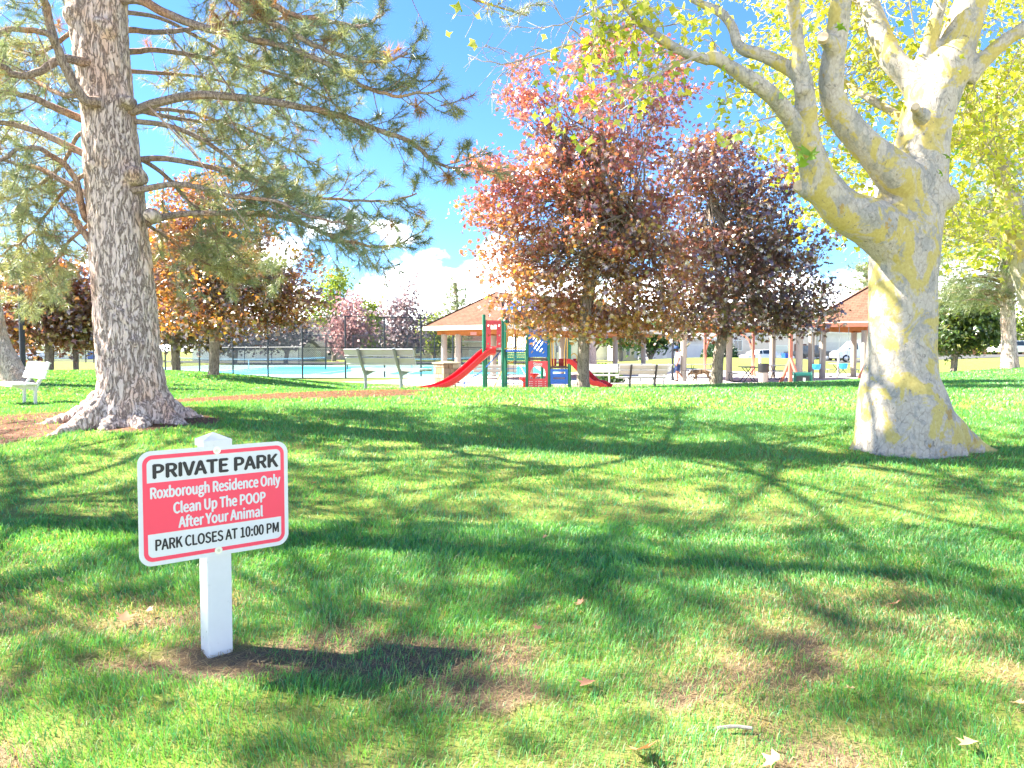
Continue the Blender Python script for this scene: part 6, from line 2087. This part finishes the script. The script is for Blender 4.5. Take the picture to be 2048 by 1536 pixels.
def wheelie_bin(label, loc, mat):
    t = thing('wheelie_bin', label, 'bin', loc, .3, 'blue wheeled bins')
    MB().add([(-.25, -.28, .05), (.25, -.28, .05), (.25, .28, .05), (-.25, .28, .05), (-.32, -.36, 1.0), (.32, -.36, 1.0), (.32, .36, 1.0), (-.32, .36, 1.0)], [(3, 2, 1, 0), (4, 5, 6, 7), (0, 1, 5, 4), (1, 2, 6, 5), (2, 3, 7, 6), (3, 0, 4, 7)]).build('body', mat, t, bevel=.03)
    MB().box((0, 0, 1.04), (.70, .80, .07)).build('lid', mat, t, bevel=.02)
    for s in (-1, 1): MB().tube([(s * .24, .3, .12), (s * .30, .3, .12)], .12, 14).build('wheel', M_TYRE, t)


wheelie_bin('blue wheeled bin between swing posts before the pink house', GP(1571, 80), M_BLUEBIN)
wheelie_bin('blue wheeled bin beside the dark evergreen bush', GP(1415, 76), M_BLUEBIN)
wheelie_bin('blue wheeled bin left of the big pine by the pale house', GP(195, 104), M_BLUEBIN)

# ================================================================== PERSON AND DOG
def skin_mesh(verts, edges, radii, root=0, sub=2):
    me = bpy.data.meshes.new('s'); me.from_pydata(verts, edges, [])
    ob = bpy.data.objects.new('s', me); COL.objects.link(ob)
    ob.modifiers.new('skin', 'SKIN').use_smooth_shade = True
    sk = me.skin_vertices[0].data
    for i, r in enumerate(radii):
        sk[i].radius = (r, r) if not hasattr(r, '__len__') else r
        sk[i].use_root = (i == root)
    m = ob.modifiers.new('sub', 'SUBSURF'); m.levels = sub; m.render_levels = sub
    o = eval_mesh(ob); o.shade_smooth(); return o


M_SKIN = paint('skin', (.30, .14, .095), .6, 0, .08, 10, .02)
M_SHIRT = paint('white_shirt', (.60, .58, .64), .85, 0, .06, 8, .15)
M_SHORTS = paint('navy_shorts', (.015, .03, .10), .85, 0, .15, 8, .15)
M_CAP = paint('navy_cap', (.012, .05, .16), .8, 0, .15, 8, .1)
M_HAIR = paint('dark_hair', (.02, .015, .013), .7, 0, .2, 20, .1)
M_SHOE = paint('dark_shoe', (.05, .042, .04), .7, 0, .2, 10, .1)
M_LEASH = paint('leash', (.05, .05, .06), .7)
pz = GP(1355, 38.4)
pers = thing('person', 'person in white t-shirt, navy shorts and blue cap walking a dog', 'person', pz + Vector((0, 0, .026)))
Vb = [(0, 0, .93), (0, 0, 1.12), (.02, 0, 1.32), (.0, 0, 1.45), (-.04, 0, 1.53), (-.065, 0, 1.60), (-.055, 0, 1.68),
      (.02, -.18, 1.40), (.03, -.23, 1.13), (-.06, -.22, .90), (-.10, -.22, .83), (-.12, -.205, .765), (-.125, -.222, .755), (-.11, -.235, .755), (-.095, -.24, .765), (-.13, -.19, .81),
      (.02, .18, 1.40), (.05, .23, 1.13), (-.03, .22, .90), (-.05, .22, .83), (-.06, .205, .765), (-.062, .222, .755), (-.05, .235, .755), (-.04, .24, .765), (-.08, .19, .81),
      (0, -.10, .86), (-.05, -.10, .49), (-.01, -.10, .10), (-.13, -.11, .04), (0, .10, .86), (.03, .10, .50), (.27, .10, .22), (.31, .10, .07), (-.15, 0, 1.595)]
Eb = [(0, 1), (1, 2), (2, 3), (3, 4), (4, 5), (5, 6), (2, 7), (7, 8), (8, 9), (9, 10), (10, 11), (10, 12), (10, 13), (10, 14), (9, 15), (2, 16), (16, 17), (17, 18), (18, 19), (19, 20), (19, 21), (19, 22), (19, 23), (18, 24), (0, 25), (25, 26), (26, 27), (27, 28), (0, 29), (29, 30), (30, 31), (31, 32), (5, 33)]
Rb = [(.13, .14), (.12, .14), (.125, .16), .065, .06, .095, .075, .06, .045, .03, .036, .010, .010, .010, .009, .011, .06, .045, .03, .036, .010, .010, .010, .009, .011, .085, .06, .038, .032, .085, .06, .038, .03, .02]
mesh_obj('body', skin_mesh(Vb, Eb, Rb), M_SKIN, pers)
mesh_obj('shirt', skin_mesh([(0, 0, .86), (.0, 0, 1.05), (.02, 0, 1.30), (.0, 0, 1.45), (.02, -.19, 1.39), (.035, -.235, 1.17), (.02, .19, 1.39), (.05, .235, 1.17)], [(0, 1), (1, 2), (2, 3), (2, 4), (4, 5), (2, 6), (6, 7)], [(.165, .185), (.16, .18), (.16, .19), .075, .09, .075, .09, .075], 1), M_SHIRT, pers)
mesh_obj('shorts', skin_mesh([(0, 0, .90), (0, -.095, .80), (-.04, -.10, .50), (0, .095, .80), (.04, .10, .52)], [(0, 1), (1, 2), (0, 3), (3, 4)], [.15, .12, .105, .12, .105]), M_SHORTS, pers)
mb = MB(); mb.lathe([(.112, 0), (.115, .05), (.095, .105), (.05, .135), (.01, .14)], (-.058, 0, 1.635), 18)
mb.prism([(-.10, -.085), (-.02, -.10), (.0, 0), (-.02, .10), (-.10, .085), (-.135, 0)], (0, 0, .012), (-.13, 0, 1.637), (1, 0, 0), (0, 1, 0))
mb.build('cap', M_CAP, pers, smooth=True)
mb = MB(); mb.lathe([(.06, -.11), (.092, -.06), (.104, .0), (.106, .03)], (-.045, 0, 1.62), 16); mb.build('hair', M_HAIR, pers, smooth=True)
for (a, b_) in (((.05, -.10, .035), (-.17, -.11, .03)), ((.33, .10, .13), (.28, .10, .0))):
    mesh_obj('shoe', skin_mesh([a, tuple((np.array(a) + np.array(b_)) / 2), b_], [(0, 1), (1, 2)], [.045, .05, .036], 1, 2), M_SHOE, pers)

k = NM('brindle_fur'); v = k.coord((1, 1, 1))
wv_ = k.n('ShaderNodeTexWave', inp={'Scale': 2.2, 'Distortion': 16.0, 'Detail': 4.0, 'Detail Scale': 2.0}); k.l(v, wv_.inputs['Vector'])
c = k.ramp(wv_.outputs['Fac'], [(.15, (.07, .04, .022)), (.45, (.15, .09, .05)), (.85, (.24, .165, .10))])
M_FUR = k.pbr(c, .9, 0, k.bump(k.noise(v, 60, 3), .4, .01), .2)
dz_ = GP(1402, 38.2)
dog = thing('dog', 'brindle brown dog walking with lowered head behind the person', 'dog', dz_ + Vector((0, 0, .026)))
Vd = [(.30, 0, .50), (.10, 0, .50), (-.08, 0, .48), (-.26, 0, .46), (-.40, 0, .49), (-.50, 0, .44), (-.58, 0, .37), (-.67, 0, .31),
      (-.26, -.10, .36), (-.30, -.10, .20), (-.38, -.10, .13), (-.40, -.10, .03),
      (-.24, .10, .36), (-.22, .10, .20), (-.20, .10, .05), (-.24, .10, .02),
      (.34, -.10, .42), (.30, -.10, .28), (.42, -.10, .17), (.40, -.10, .03), (.36, -.10, .02),
      (.34, .10, .42), (.38, .10, .28), (.50, .10, .17), (.47, .10, .03), (.43, .10, .02),
      (.42, 0, .50), (.52, 0, .44), (.58, 0, .33), (-.48, -.075, .52), (-.48, .075, .52)]
Ed = [(0, 1), (1, 2), (2, 3), (3, 4), (4, 5), (5, 6), (6, 7), (3, 8), (8, 9), (9, 10), (10, 11), (3, 12), (12, 13), (13, 14), (14, 15), (0, 16), (16, 17), (17, 18), (18, 19), (19, 20), (0, 21), (21, 22), (22, 23), (23, 24), (24, 25), (0, 26), (26, 27), (27, 28), (5, 29), (5, 30)]
Rd = [.11, .115, .13, .145, .095, .085, .055, .035, .07, .042, .03, .03, .07, .042, .03, .034, .085, .055, .032, .028, .032, .085, .055, .032, .028, .032, .035, .025, .014, .03, .03]
mesh_obj('body', skin_mesh(Vd, Ed, Rd, 2), M_FUR, dog)
mb = MB(); mb.tube([(-.40 + .02 * math.cos(a) * 0 + .035 * math.sin(a), .105 * math.cos(a), .475 + .10 * math.sin(a)) for a in np.linspace(0, 2 * math.pi, 17)], .014, 6, False); mb.build('collar', M_LEASH, dog)
h0 = pers.location + Vector((-.11, -.22, .79)); h1 = dog.location + Vector((-.42, -.06, .56))
mb = MB(); mb.tube(spline([h0, h0 * .6 + h1 * .4 + Vector((0, -.05, -.14)), h1 * .8 + h0 * .2 + Vector((0, 0, -.06)), h1], 18), .010, 6)
tag(mb.build('dog_leash', M_LEASH), 'thin dark leash running from the person to the dog', 'leash')

# ================================================================== SMALL THINGS ON THE LAWN
M_DRYLEAF = leaf_mat('dry_leaf', (1, .8, .5), .25, .03, .6)
rs = random.Random(3)
dl = []
for c in ((.46, .26, .13), (.40, .20, .12), (.55, .38, .2)):
    V_, F_ = TPL['maple']; Vq = V_.copy(); Vq[:, 2] += 1.1 * (Vq[:, 0] ** 2) + .5 * (Vq[:, 1] - .4) ** 2
    m = np_mesh('fallen_leaf', Vq - np.array([0, .4, 0]), F_, False, np.tile(np.array([c]), (11, 1))); m.materials.append(M_DRYLEAF); dl.append(m)
LEAFPX = [(628, 967, .07, 'small dry leaf on the grass right of the sign board'), (1160, 1207, .07, 'pale dry leaf in the middle of the front lawn'), (1790, 1210, .08, 'reddish dry leaf lying on the right lawn'), (1172, 1370, .09, 'curled yellow brown leaf in the front centre grass'), (1285, 1505, .13, 'large pale dry leaf at the bottom edge'),
          (250, 1238, .11, 'crumpled brown leaf left of the sign post'), (120, 1163, .06, 'small brown leaf on the left lawn'), (1075, 1258, .06, 'small tan leaf in the worn grass at centre'), (885, 870, .05, 'tiny tan leaf on the far central lawn'), (1995, 885, .07, 'dry leaf on sunny grass right of the sycamore'),
          (1545, 1525, .09, 'brown leaf at the bottom right of the centre'), (1935, 1490, .08, 'tan leaf in the right bottom worn patch'), (2040, 1410, .08, 'curled leaf at the right edge near the bottom'), (300, 1222, .05, 'little leaf scrap just right of the crumpled leaf'), (1090, 1075, .05, 'small dry leaf on the shaded mid lawn'), (820, 1300, .05, 'tan leaf scrap right of the sign post'), (1700, 1380, .06, 'brown leaf in the right front worn patch')]
for (u, v_, s, lab) in LEAFPX:
    Y = 3.0
    for _ in range(8):
        a = P(u, v_, Y); g = gz(a.x, a.y) + .03
        d = P(u, v_, 1.0) - Vector((0, 0, CAMZ)); Y = (g - CAMZ) / d.z
    a = P(u, v_, Y)
    o = mesh_obj('fallen_leaf', rs.choice(dl), None)
    o.location = (a.x, a.y, gz(a.x, a.y) + .035); o.scale = (s * .85,) * 3; o.rotation_euler = (rs.uniform(-.6, .6), rs.uniform(-.6, .6), rs.uniform(0, 6.28))
    tag(o, lab, 'leaf', 'dry leaves fallen on the lawn')
a = P(1470, 1409, 2.6); mb = MB(); mb.tube(spline([(-.06, 0, 0), (0, .006, .004), (.06, 0, 0)], 6), .006, 6)
o = mb.build('stick', M_TWIG, smooth=True); o.location = (a.x, a.y, gz(a.x, a.y) + .02); tag(o, 'short pale stick on the bare patch in front', 'stick')
